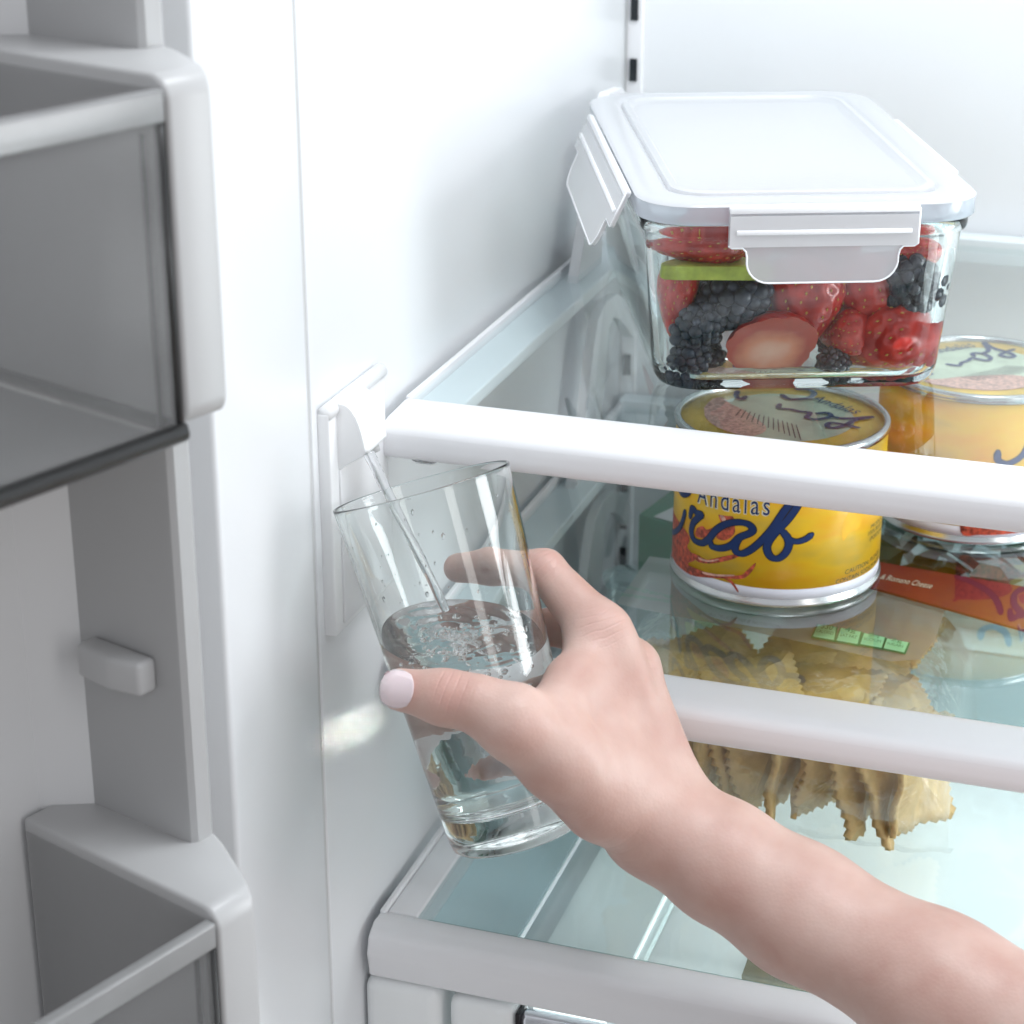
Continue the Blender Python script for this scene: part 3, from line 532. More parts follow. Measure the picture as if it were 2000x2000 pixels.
can = empty('crab_can', (.142, .225, .994))
H = .0790
loft('body', lathe_rings([(RCAN - .004, .0012), (RCAN - .0012, .0002), (RCAN + .0004, .0014), (RCAN + .0003, .0030), (RCAN - .0012, .0042), (RCAN - .0011, H - .004), (RCAN - .0010, H - .0032)], 96), M['steel'], can, True, False, keep=False)
loft('white_band', lathe_rings([(RCAN - .0010, .0046), (RCAN - .0007, .0048), (RCAN - .0007, .0100), (RCAN - .0010, .0102)], 96), M['can_white'], can, False, False, keep=False)
loft('label_wrap', lathe_rings([(RCAN - .0009, .0100), (RCAN - .0006, .0101), (RCAN - .0006, H - .0048), (RCAN - .0009, H - .0047)], 96), M['can_label'], can, False, False, keep=False)
loft('top_rim', lathe_rings([(RCAN - .0012, H - .0040), (RCAN + .0003, H - .0034), (RCAN + .0005, H - .0010), (RCAN - .0004, H), (RCAN - .0022, H - .0001), (RCAN - .0028, H - .0012), (RCAN - .0031, H - .0034)], 96), M['steel'], can, False, False, keep=False)
loft('lid_disc', lathe_rings([(RCAN - .0030, H - .0030), (RCAN - .0070, H - .0026), (RCAN - .0076, H - .0021), (.0012, H - .0021)], 96), M['lid_ring'], can, False, True, keep=False)
cyl_print('crab_print', merge([poly2d(arc(P)) for P in D['can_crab']]), M['crab'], .00010, can)
cyl_print('crab_highlight', merge([poly2d(arc(P)) for P in D['can_pale']]), M['crab_pale'], .00016, can)
cyl_print('orange_patch', merge([poly2d(arc(P)) for P in D['can_orange']]), M['orange'], .00008, can)
cyl_print('script_outline', merge([ribbon2d(arc(P), w * .70 + .0009) for w, P in D['can_script']]), M['black'], .00022, can)
cyl_print('script_lettering', merge([ribbon2d(arc(P), w * .70) for w, P in D['can_script']]), M['navy'], .00034, can)
def cyl_text(name, txt, a0, z0, a1, z1, h, m, lift, offset=0.0, slant=0.0):
    V, F = text_mesh(txt, 1.0, offset, 1.25 if h > .006 else 1.0); w = V[:, 0].max() - V[:, 0].min(); mn = V[:, 0].min()
    ht = 0.72
    X = (V[:, 0] - mn) / w; Y = V[:, 1] / ht
    P = np.stack([a0 * RCAN + X * (a1 - a0) * RCAN + Y * h * slant, z0 + X * (z1 - z0) + Y * h], 1)
    cyl_print(name, (P, F), m, lift, can, .004)
(aa, _), (ab, _), (_, z2a), (_, z2b) = D['andalas']
cyl_text('brand_outline', 'Andalas', aa, z2a, ab, z2b + .0004, .0102, M['white_ink'], .00014, .035)
cyl_text('brand_lettering', 'Andalas', aa, z2a, ab, z2b + .0004, .0102, M['navy'], .00024)
(c0, c1, c2, c3) = D['caution']
cyl_text('caution_text', 'CAUTION: PLEASE', c0[0], c0[1] - .001, c0[0] + .62, c0[1] - .0002, .0023, M['ink_brown'], .0002)
cyl_text('caution_text', 'CONTAIN SODIUM ACID', c2[0], c2[1] - .001, c2[0] + .74, c2[1] + .0002, .0023, M['ink_brown'], .0002)
s0, s1, s2, s3 = D['side']
cyl_text('side_text', 'PRODUCT', s0[0], s0[1], s0[0] + .34, s0[1], .0020, M['ink_brown'], .0002)
cyl_text('side_text', '100% BLUE CRAB', s2[0], s2[1], s2[0] + .5, s2[1], .0020, M['ink_brown'], .0002)
cyl_text('side_text', '(PORTUNUS)', s3[0], s3[1], s3[0] + .4, s3[1], .0020, M['ink_brown'], .0002)
# printed lid
zl = H - .0021
def flat_print(name, VF, m, dz):
    V, F = VF; mesh(name, [(v[0], v[1], zl + dz) for v in V], F, m, can, keep=False)
circ = [(.034 * math.cos(2 * math.pi * i / 60), .034 * math.sin(2 * math.pi * i / 60)) for i in range(60)]
flat_print('lid_roundel', (np.array(circ), [tuple(range(60))]), M['lid_pale'], .0003)
flat_print('lid_crab', poly2d(D['lid_crab']), M['crab_pale'], .0005)
flat_print('lid_bars', merge([ribbon2d(P[0:1] + P[1:], .0006, 2) for P in [[q[0], q[1]] for q in D['lid_bars']]]), M['black'], .0007)
flat_print('lid_script', merge([ribbon2d(P, w) for w, P in D['lid_strokes']]), M['navy'], .0008)
tx = np.array(D['lid_text']); d_ = tx[1] - tx[0]; pr = np.array([-d_[1], d_[0]]); pr = pr / np.linalg.norm(pr)
text_on_quad('lid_brand', 'Andalas', (tx[0][0], tx[0][1], zl), (d_[0], d_[1], 0), (pr[0] * .008, pr[1] * .008, 0), M['navy'], can, (0, 0, .0008), keep=False)
tag(can, 'yellow crab can in front with navy script lettering, under the fruit container', 'can', 'yellow cans on the middle shelf')
can2 = can.copy(); COL.objects.link(can2); can2.location = (.222, .331, .994); can2.rotation_euler = (0, 0, R(78))
for ch in list(can.children):
    c = ch.copy(); COL.objects.link(c); c.parent = can2
can2['label'] = 'second yellow crab can standing behind, at the right edge'

# ------------------------------------------------------------------ glass food container with a clip lid
cx = empty('food_container', D['cont']['P0'], R(D['cont']['ph']))
tag(cx, 'rectangular glass food container with a frosted clip lid, full of berries', 'container')
CW, CD = .1475, .246
def cr(i_s, i_f, r, z): return [(x, y, z) for x, y in rrect(i_s, CW - i_s, i_f, CD - i_f, r)]
wt = .0042
outer = [cr(.0165, .0140, .016, .0003), cr(.0130, .0105, .019, .0012), cr(.0112, .0088, .021, .0040), cr(.0102, .0078, .022, .0085), cr(.0058, .0046, .022, .0620), cr(.0052, .0042, .022, .0690), cr(.0034, .0024, .023, .0702), cr(.0030, .0020, .023, .0716), cr(.0030, .0020, .023, .0748), cr(.0046, .0034, .023, .0758)]
inner_ = [cr(.0088, .0078, .021, .0758), cr(.0096, .0086, .0205, .0742), cr(.0098, .0088, .020, .062), cr(.0142, .0120, .019, .0115), cr(.0158, .0136, .017, .0062), cr(.0200, .0178, .014, .0048)]
loft('glass_body', outer + inner_, M['box_glass'], cx, keep=False)
M['skirt'] = thin('lid_skirt_plastic', (.84, .88, .93), .2, haze=.72, hazecol=(.80, .86, .93))
lid = loft('lid', [cr(.0010, .0004, .024, .0841), cr(.0006, 0, .024, .0844), cr(.0010, .0004, .024, .0850), cr(.0022, .0016, .023, .0857), cr(.0050, .0044, .021, .0862),
                   cr(.0125, .0120, .018, .0864), cr(.0140, .0136, .017, .0858), cr(.0160, .0158, .016, .0840), cr(.0165, .0165, .016, .0864), cr(.0195, .0195, .014, .0868), cr(.0220, .0220, .013, .0838), cr(.030, .030, .010, .0834)], M['lid'], cx, keep=False, auto=50)
loft('lid_skirt', [cr(.0050, .0036, .021, .0763), cr(.0012, .0005, .024, .0764), cr(.0006, 0, .024, .0772), cr(.0006, 0, .024, .0843)], M['skirt'], lid, False, False, keep=False)
def latch(w, parent, loc, rz, tilt, mm='latch'):
    """hinged clip: a wide strip with a narrower rounded tab below"""
    h1, h2 = .0162, .0315; hw = w / 2; tw = hw * .80; r = .0085
    out = [(-hw, .0), (hw, 0), (hw, -h1 + .001), (hw - .0015, -h1), (tw + .0020, -h1), (tw + .0005, -h1 - .0015), (tw, -h1 - .004)]
    for k in range(7):
        a = R(0 - 90 * k / 6); out.append((tw - r + r * math.cos(a) - .0012 * k / 6, -h2 + r + r * math.sin(a)))
    out += [(-x, y) for x, y in out[::-1] if (x, y) not in ((-hw, 0), (hw, 0))]
    t = empty('latch'); t.parent = parent; t.location = loc; t.rotation_euler = (tilt, 0, rz)
    bm = bmesh.new(); n = len(out)
    a = [bm.verts.new((x, 0, y)) for x, y in out]; b = [bm.verts.new((x, -.0016, y)) for x, y in out]
    bm.faces.new(a); bm.faces.new(b[::-1])
    for i in range(n): bm.faces.new((a[i], b[i], b[(i + 1) % n], a[(i + 1) % n]))
    o = from_bm('flap', bm, M[mm], t, keep=False)
    rim = [Vector((x, -.0016, y)) for x, y in out[1:]]
    tube('flap_edge', rim, .00045, M['latch_edge'], t, 6, 0, keep=False)
    bm = bmesh.new(); add_box(bm, (-hw + .003, -.0030, -.0105), (hw - .003, -.0015, -.0085), .0005, 2)
    add_box(bm, (-hw, -.0022, -.0016), (hw, .0006, .0012), .0006, 2)
    b2 = bmesh.new(); add_box(b2, (-hw + .0004, -.0021, -.0158), (hw - .0004, -.0017, -.0025), 0)
    from_bm('flap_strip', b2, M['latch_side'], t, keep=False)
    from_bm('flap_rib', bm, M['latch_edge'], t, True, False, 35)
    return t
latch(.0800, lid, (.0770, -.0015, .0838), 0, R(1))
latch(.1650, lid, (-.0012, .110, .0838), R(-90), R(-24), 'latch_side')
latch(.1150, lid, (CW + .0012, .123, .0822), R(90), R(1))
latch(.0800, lid, (.074, CD + .0015, .0822), R(180), R(1))

# ------------------------------------------------------------------ fruit
M_CX = Matrix.Translation(D['cont']['P0']) @ Matrix.Rotation(R(D['cont']['ph']), 4, 'Z')
def straw_mesh(seed, cut=False):
    """unit strawberry: length along z (calyx up), dimpled at every seed; returns (mesh, seed mesh)"""
    rg_ = np.random.default_rng(seed); nz, nt = 46, 72; V = []; F = []
    t = np.linspace(0, 1, nz); prof = np.sin(np.pi * np.clip(t, 0, 1) ** .62) ** .72 * (1 - .18 * t); prof /= prof.max()
    th = np.linspace(0, 2 * np.pi, nt, endpoint=False)
    sq = 1 + .06 * rg_.standard_normal() * np.cos(2 * th + rg_.random() * 6) + .05 * np.cos(3 * th + rg_.random() * 6)
    for i in range(nz):
        for j in range(nt): V.append((prof[i] * .78 * np.cos(th[j]) * sq[j], prof[i] * .78 * np.sin(th[j]) * sq[j], 1.0 - 2.0 * t[i]))
    V = np.array(V)
    for i in range(nz - 1):
        for j in range(nt): F.append((i * nt + j, (i + 1) * nt + j, (i + 1) * nt + (j + 1) % nt, i * nt + (j + 1) % nt))
    S = []
    k = 0
    for i in range(11):
        zz = .80 - 1.68 * i / 10; tt = (1 - zz) / 2; pr = np.interp(tt, t, prof) * .78; m_ = max(5, int(2 * np.pi * pr / .36))
        for j in range(m_): a = 2 * np.pi * (j + .5 * (i % 2)) / m_ + .06 * rg_.standard_normal(); S.append((pr * np.cos(a) * np.interp(a % (2 * np.pi), th, sq), pr * np.sin(a) * np.interp(a % (2 * np.pi), th, sq), zz + .02 * rg_.standard_normal()))
    S = np.array(S)
    nrm = V.copy(); nrm[:, 2] *= .5; nrm /= np.linalg.norm(nrm, axis=1)[:, None] + 1e-9
    dmin = np.min(np.linalg.norm(V[:, None, :] - S[None, :, :], axis=2), axis=1)
    V = V - nrm * (.055 * np.exp(-(dmin / .085) ** 2))[:, None]
    sv = []; sf = []
    for p in S:
        nn = np.array([p[0], p[1], p[2] * .4]); nn /= np.linalg.norm(nn) + 1e-9; c = p - nn * .026
        ax_ = np.cross(nn, [0, 0, 1]); ax_ /= np.linalg.norm(ax_) + 1e-9; up_ = np.cross(ax_, nn); b = len(sv)
        sv += [c + nn * .022, c + ax_ * .026, c + up_ * .042, c - ax_ * .026, c - up_ * .042]
        sf += [(b, b + 1, b + 2), (b, b + 2, b + 3), (b, b + 3, b + 4), (b, b + 4, b + 1)]
    return V, F, np.array(sv), sf
_sm = {}
for vnt in range(3):
    V, F, sv, sf = straw_mesh(10 + vnt)
    bm = bmesh.new(); vs = [bm.verts.new(v) for v in V]
    for f in F: bm.faces.new([vs[i] for i in f])
    bmesh.ops.holes_fill(bm, edges=[e for e in bm.edges if e.is_boundary], sides=100)
    bmesh.ops.recalc_face_normals(bm, faces=bm.faces)
    me = bpy.data.meshes.new('strawberry'); bm.to_mesh(me); bm.free(); me.materials.append(M['straw']); me.polygons.foreach_set('use_smooth', [True] * len(me.polygons))
    ms = bpy.data.meshes.new('seeds'); ms.from_pydata([tuple(v) for v in sv], [], sf); ms.materials.append(M['seed'])
    _sm[vnt] = (me, ms)
_B = D['berries']; _B['bb_r'][0] = .1225; _B['s_br'][0] = .1105; _B['bb3'][0] = .0265; _B['bb2'][0] += .002; _B['s_left'][0] += .003; _B['s_tr'][0] = .124
for _k in _B: _B[_k][2] -= .002
def in_box(a, b, zz): return M_CX @ Vector((a, b, zz))
def strawberry(key, label, vnt=0, rot=(0, 0, 0), sc=1.0, stretch=1.0, pos=None, r=None):
    if key: a, b, zz, r0 = D['berries'][key]
    else: (a, b, zz), r0 = pos, r
    o = bpy.data.objects.new('strawberry', _sm[vnt][0]); COL.objects.link(o); o.location = in_box(a, b, zz)
    o.rotation_euler = [R(x) for x in rot]; s = r0 * sc * 1.16; o.scale = (s, s, s * stretch)
    c = bpy.data.objects.new('seeds', _sm[vnt][1]); COL.objects.link(c); c.parent = o; c['kind'] = 'stuff'
    tag(o, label, 'strawberry', 'strawberries in the glass container'); return o
strawberry('s_top', 'red strawberry lying sideways on top of the green slice, just under the lid', 0, (0, 84, 20), 1.15, 1.25)
strawberry('s_mid', 'purplish red strawberry pointing down below the front latch', 1, (-6, 14, 40), 1.12, 1.05)
strawberry('s_r', 'bright red strawberry right of the one pointing down', 2, (10, -24, 80), 1.08, 1.0)
strawberry('s_small', 'small red strawberry low between the halved one and the big right one', 1, (20, 70, 0), 1.05, 1.0)
strawberry('s_br', 'large dark red strawberry lying in the lower right corner', 0, (24, 62, 10), 1.15, 1.2)
strawberry('s_left', 'dark red strawberry pressed upright against the left end of the glass', 2, (5, 8, 100), 1.0, 1.55)
strawberry('s_tr', 'strawberry peeking out right of the front latch', 1, (0, 70, 30), 1.0, 1.1)
strawberry(None, 'strawberry at the far right end of the container', 2, (0, 20, 60), 1.0, 1.1, (.118, .062, .032), .0145)
fill = [((.055, .066, .050, .0135), 'strawberry behind the sideways one on the left, in the second row'), ((.098, .070, .050, .0145), 'strawberry behind the front latch, in the second row'), ((.050, .112, .040, .0160), 'strawberry at the left in the middle of the container'), ((.095, .115, .042, .0160), 'strawberry at the right in the middle of the container'), ((.068, .190, .035, .016), 'strawberry deepest in the container, near its back wall'), ((.082, .066, .018, .0145), 'strawberry low in the second row behind the halved one')]
for i, ((a, b, zz, r0), lab) in enumerate(fill):
    strawberry(None, lab, i % 3, (random.uniform(-80, 80), random.uniform(-80, 80), random.uniform(0, 360)), 1.0, 1.1, (a, b, zz), r0)
# the halved strawberry, cut face to the front
V, F, sv, sf = straw_mesh(31)
bm = bmesh.new(); vs = [bm.verts.new(v) for v in V]
for f in F: bm.faces.new([vs[i] for i in f])
bmesh.ops.holes_fill(bm, edges=[e for e in bm.edges if e.is_boundary], sides=100)
g = bmesh.ops.bisect_plane(bm, geom=bm.verts[:] + bm.edges[:] + bm.faces[:], plane_co=(0, 0, .15), plane_no=(0, -.35, 1), clear_outer=True)
cut = [e for e in g['geom_cut'] if isinstance(e, bmesh.types.BMEdge)]
nf = bmesh.ops.edgeloop_fill(bm, edges=cut)['faces']
for f in nf: f.material_index = 1
bmesh.ops.scale(bm, vec=(1, 1, .85), verts=bm.verts)
a, b, zz, r0 = D['berries']['half']; zz -= .004; b -= .0135; a += .001
hv = from_bm('halved_strawberry', bm, [M['straw'], M['straw_cut']], None, True, True, 40)
hv.scale = (r0 * 1.42,) * 3; hv.location = in_box(a, b + .004, zz + .0125)
hv.rotation_euler = (M_CX.to_3x3() @ Matrix.Rotation(R(104), 3, 'X')).to_euler()
tag(hv, 'halved strawberry with pale flesh showing, at the bottom front of the container', 'strawberry', 'strawberries in the glass container')

def blackberry_mesh(seed, n=62, el=1.35):
    rg_ = np.random.default_rng(seed); bm = bmesh.new(); ga = math.pi * (3 - 5 ** .5)
    for i in range(n):
        zz = 1 - 2 * (i + .5) / n; rr = math.sqrt(1 - zz * zz); a = i * ga
        rad = .255 * (1 + .14 * rg_.standard_normal())
        p = Vector((rr * math.cos(a), rr * math.sin(a), zz * el)) * (.80 + .03 * rg_.standard_normal())
        bmesh.ops.create_icosphere(bm, subdivisions=2, radius=rad, matrix=Matrix.Translation(p))
    bmesh.ops.create_icosphere(bm, subdivisions=2, radius=.78, matrix=Matrix.Diagonal((1, 1, el, 1)))
    me = bpy.data.meshes.new('blackberry'); bm.to_mesh(me); bm.free(); me.polygons.foreach_set('use_smooth', [True] * len(me.polygons)); return me
_bb = [blackberry_mesh(1), blackberry_mesh(2, 54, 1.2)]
_bb[0].materials.append(M['bloomberry']); _bb[1].materials.append(M['blackberry'])
def blackberry(key, label, vnt=0, rot=(0, 0, 0), sc=1.0, pos=None, r=None):
    if key: a, b, zz, r0 = D['berries'][key]
    else: (a, b, zz), r0 = pos, r
    o = bpy.data.objects.new('blackberry', _bb[vnt]); COL.objects.link(o); o.location = in_box(a, b, zz); o.rotation_euler = [R(x) for x in rot]
    o.scale = (r0 * sc,) * 3; tag(o, label, 'blackberry', 'blackberries in the glass container'); return o
blackberry('bb1', 'large slate blue blackberry right under the green slice', 0, (10, 62, 10), 1.0)
blackberry('bb2', 'blue blackberry with fat drupelets left of the largest one', 0, (20, 40, 30), 1.0)
blackberry('bb3', 'dark blackberry in the lower left corner of the container', 0, (0, 20, 0), 1.05)
blackberry('bb4', 'brownish black blackberry just left of the halved strawberry', 1, (0, 60, 0), 1.05)
blackberry('bb_r', 'shiny black blackberry at the right below the latch', 1, (0, 10, 0), 1.05)
blackberry('blue', 'small dark berry on the bottom between halved and right strawberry', 1, (0, 80, 0), 1.0)
blackberry('bb_c', 'dark blackberry behind the largest blue one', 1, (0, 30, 0), 1.1)
for (a, b, zz, r0), lab in (((.070, .056, .034, .013), 'dark blackberry behind the strawberry that points down'), ((.120, .055, .040, .012), 'dark blackberry behind the shiny one on the right'), ((.035, .058, .012, .011), 'dark blackberry low in the second row at the left'), ((.098, .052, .010, .010), 'dark blackberry low behind the small strawberry')):
    blackberry(None, lab, 1, (random.uniform(0, 90), random.uniform(0, 90), 0), 1.0, (a, b, zz), r0)
# pale green fruit slice, a thick half disc lying flat
a, b, zz, r0 = D['berries']['slice']
hp = [(.024 * math.cos(x), .020 * math.sin(x)) for x in np.linspace(math.pi, 0, 22)]
bm = bmesh.new(); lo = [bm.verts.new((x, y, -.0031)) for x, y in hp]; hi = [bm.verts.new((x * .98, y * .98, .0031)) for x, y in hp]
bm.faces.new(lo); bm.faces.new(hi[::-1]); n = len(hp)
for i in range(n): bm.faces.new((lo[i], hi[i], hi[(i + 1) % n], lo[(i + 1) % n]))
bmesh.ops.bevel(bm, geom=list(bm.edges), offset=.0006, segments=2, affect='EDGES', profile=.5)
ks = from_bm('fruit_slice', bm, M['kiwi'], None, True, True, 40); ks.matrix_world = M_CX @ Matrix.Translation((a + .003, .0135, zz)) @ Matrix.Rotation(R(1.5), 4, 'Y')
tag(ks, 'pale green fruit slice wedged between strawberry and blackberries', 'fruit slice')

# ------------------------------------------------------------------ fresh pasta and other packages under the middle shelf
def rav_mesh(seed, size=.046, thin_=1.0, wav=.0006):
    rg_ = np.random.default_rng(seed); N = 11; hs = size / 2; out = []
    for s in range(4):
        for k in range(N * 2):
            f = -1 + 2 * k / (N * 2); tooth = 1.0 if k % 2 == 0 else .915
            p = (f * hs, -hs * tooth) if 0 < k else (-hs * .94, -hs * .94)
            for _ in range(s): p = (-p[1], p[0])
            out.append(p)
    out = np.array(out); rings = []
    bend = rg_.uniform(-1, 1, 2) * (5 if thin_ == 1 else 9)
    def w(P, z):
        return [(x, y, z * (thin_ if abs(z) > .0018 else 1) + bend[0] * x * x + bend[1] * x * y + wav * (math.sin(300 * x + seed) * (abs(y) / hs) + .8 * math.sin(260 * y + 2 * seed) * (abs(x) / hs))) for x, y in P]
    th = .0011 if thin_ == 1 else .0017
    rings.append(w(out * .05, -.0052)); rings.append(w(out * .45, -.0048)); rings.append(w(out * .66, -.0026)); rings.append(w(out * .76, -th)); rings.append(w(out, -th * .8))
    rings.append(w(out, th * .8)); rings.append(w(out * .76, th)); rings.append(w(out * .66, .0030)); rings.append(w(out * .45, .0054)); rings.append(w(out * .05, .0058))
    o = loft('ravioli', rings, M['pasta'], None); return o
protos = [rav_mesh(i) for i in range(3)]
prot_t = [rav_mesh(10 + i, .047, .45, .0016) for i in range(4)]
rv_n = [0]
used_ = set()
def ravioli(loc, rot, label, s=1.0, standing=False):
    i = rv_n[0]; src = prot_t[i % 4] if standing else protos[i % 3]
    o = src if src.name not in used_ else src.copy()
    if src.name in used_: COL.objects.link(o)
    used_.add(src.name)
    o.location = loc; o.rotation_euler = [R(x) for x in rot]; o.scale = (s, s, s); rv_n[0] += 1
    tag(o, label, 'ravioli', 'ravioli in the clear bag'); return o
fl = D['flat_rav']
for i, (p, lab) in enumerate(zip(fl, ['leftmost ravioli lying flat just behind the middle shelf rail', 'ravioli lying flat left of centre with crisp zigzag edge', 'ravioli lying flat, smoothest one right of centre, below the green print', 'ravioli lying flat at the right end of the bag', 'ravioli under the printed film at the left', 'ravioli under the printed film in front of the can', 'ravioli under the printed film below the green boxes', 'ravioli under the film behind the green boxes', 'ravioli under the film at the far right back'])):
    ravioli((p[0], p[1] - .004, p[2] - .006 - .004 * (i > 3)), (12 + random.uniform(-6, 6), random.uniform(-8, 8), [8, 22, -6, 30, 40, -20, 10, 35, -15][i]), lab, 1.0)
xs = np.linspace(.100, .226, 12)
names = ['first', 'second', 'third', 'fourth', 'fifth', 'sixth', 'seventh', 'eighth', 'ninth', 'tenth', 'eleventh', 'last']
for i, x in enumerate(xs):
    ravioli((x, .150 + random.uniform(-.006, .008), .9345 + random.uniform(-.003, .004)), (90 + random.uniform(-10, 10), random.uniform(-9, 9), [70, 78, 72, 66, 80, 62, 74, 70, 64, 78, 72, 68][i]), '%s ravioli from the left standing on edge below the middle shelf rail' % names[i], 1.05 + random.uniform(-.06, .06), True)
    
xs2 = np.linspace(.105, .215, 7)
for i, x in enumerate(xs2):
    ravioli((x, .198 + random.uniform(-.006, .006), .918), (90, random.uniform(-14, 14), random.uniform(30, 75)), '%s ravioli from the left in the back row of the bag' % names[i if i < 6 else 11], 1.0, True)
bagt = empty('pasta_bag', (.16, .2, .88)); tag(bagt, 'clear film bag of ravioli with green nutrition boxes, on the lowest shelf', 'pasta bag')
bm = bmesh.new(); bx0, bx1 = .068, .243
prof = [(.178, .8785), (.146, .895), (.121, .925), (.112, .950), (.122, .9685), (.150, .9720), (.205, .9715), (.260, .966), (.285, .93), (.285, .8785)]
nx = 26; rows = []
for i in range(nx + 1):
    fx = i / nx; x = bx0 + (bx1 - bx0) * fx; e = min(fx, 1 - fx); sh = 1 - math.exp(-e * 22) * .35
    rows.append([bm.verts.new((x, .2 + (y - .2) * sh, .8785 + (z - .8785) * (.55 + .45 * (1 - math.exp(-e * 22))) + .0012 * math.sin(x * 310 + y * 200))) for y, z in prof])
for i in range(nx):
    for j in range(len(prof) - 1): bm.faces.new((rows[i][j], rows[i + 1][j], rows[i + 1][j + 1], rows[i][j + 1]))
from_bm('film', bm, M['film'], bagt, True)
zf = .9752
lb = [(.0800, .1965), (.1250, .1905), (.1700, .1835), (.2080, .1770), (.2200, .1835), (.2235, .2050), (.2235, .2600), (.0700, .2600), (.0700, .1985)]
mesh('printed_panel', [(x, y, zf) for x, y in lb], [tuple(range(len(lb)))], M['film_label'], bagt)
txts = [('330', 'CALORIES'), ('4g', 'SAT FAT'), ('480mg', 'SODIUM'), ('2g', 'SUGARS')]
for q, (t1, t2) in zip(D['boxes'], txts):
    P = [np.array(p) for p in q]; c = sum(P) / 4
    for k_, (m_, s_, dz) in enumerate(((M['ink_green'], 1.08, .0028), (M['pale_green'], .94, .0032))):
        mesh('nutrition_box', [(*(c + (p - c) * s_)[:2], zf - .0020 + dz) for p in P], [(0, 1, 2, 3)], m_, bagt)
    bl, tl, tr, br_ = P; ux = br_ - bl; uy = tl - bl
    text_on_quad('nutrition_text', t1, bl + ux * .25 + uy * .52, ux * .5, uy * .38, M['ink_green'], bagt, (0, 0, .0048))
    text_on_quad('nutrition_text', t2, bl + ux * .12 + uy * .20, ux * .76, uy * .22, M['ink_green'], bagt, (0, 0, .0048))
for q, s_ in zip(D['fineprint'], ['INSTRUCTIONS & NUTRITION', 'KEEP REFRIGERATED', 'SERVING SIZE ABOUT THREE']):
    a_, b_ = np.array(q[0]), np.array(q[1]); ux = b_ - a_; ux[2] = 0; uy = np.array([-ux[1], ux[0], 0]); uy = uy / np.linalg.norm(uy) * .0035
    text_on_quad('fine_print', s_, (a_[0], a_[1], zf + .0012), ux, uy, M['ink_brown'] if s_[0] == 'I' else M['ink_green'], bagt)

# red labelled salad box behind the bag
sb = empty('salad_box', (.22, .33, .88)); tag(sb, 'red labelled clear box of dark salad leaves behind the ravioli bag', 'salad box')
box('tray', (.150, .2880, .8785), (.300, .4150, .9640), M['tub'], sb, .006)
P = [(.1540, .2610), (.3000, .2110), (.3000, .2700), (.1540, .2860)]
prism('red_sleeve', [(x, y, .9775) for x, y in P], (0, 0, .0012), M['red'], sb)
a_, b_ = np.array(D['redtext'][0]), np.array(D['redtext'][1]); ux = (b_ - a_) * 1.02; ux[2] = 0; uy = np.array([-ux[1], ux[0], 0]); uy = uy / np.linalg.norm(uy) * .0066
text_on_quad('sleeve_text', '& Romano Cheese', (a_[0], a_[1], .9790), ux, uy, M['white_ink'], sb)
bm = bmesh.new()
for i in range(90):
    c = Vector((random.uniform(.155, .295), random.uniform(.295, .410), random.uniform(.950, .974))); s = random.uniform(.008, .015)
    mt_ = Matrix.Translation(c) @ Matrix.Rotation(random.uniform(0, 6), 4, 'Z') @ Matrix.Rotation(random.uniform(-.8, .8), 4, 'X') @ Matrix.Rotation(random.uniform(-.6, .6), 4, 'Y')
    vs = [bm.verts.new(mt_ @ Vector(p)) for p in ((-s, 0, 0), (-.4 * s, -.5 * s, .15 * s), (.5 * s, -.45 * s, .1 * s), (s, 0, -.1 * s), (.5 * s, .45 * s, .1 * s), (-.4 * s, .5 * s, .15 * s))]
    bm.faces.new(vs[:4]); bm.faces.new((vs[0], vs[3], vs[4], vs[5]))
lv = from_bm('leaves', bm, M['leaf'], sb); lv['kind'] = 'stuff'

# green topped carton and clear tub, left behind the can
gb = empty('green_carton', (.06, .32, .88)); tag(gb, 'green and grey card carton standing behind the crab can at left', 'carton')
prism('carton_body', [(.0490, .3150, .8790), (.0755, .3050, .8790), (.0980, .4200, .8790), (.0690, .4200, .8790)], (0, 0, .0960), M['green'], gb, .001)
mesh('grey_panel', [(.0580, .3125, .9756), (.0745, .3068, .9756), (.0880, .3760, .9756), (.0790, .3600, .9756), (.0670, .3350, .9756)], [(0, 1, 2, 3, 4)], M['gasket'], gb)
tb = empty('clear_tub', (.075, .25, .88)); tag(tb, 'clear teal tinted plastic tub between the carton and the ravioli bag', 'tub')
loft('tub_wall', [[(.071 + r * math.cos(a), .262 + r * .55 * math.sin(a), z) for a in np.linspace(0, 2 * math.pi, 40, endpoint=False)] for r, z in ((.018, .8790), (.021, .885), (.024, .955), (.0255, .957), (.0255, .9600))], M['tub'], tb, True, False)
loft('tub_lid', [[(.071 + r * math.cos(a), .262 + r * .55 * math.sin(a), z) for a in np.linspace(0, 2 * math.pi, 40, endpoint=False)] for r, z in ((.0262, .9580), (.0262, .9625), (.0245, .9635))], M['tub'], tb, False, True)

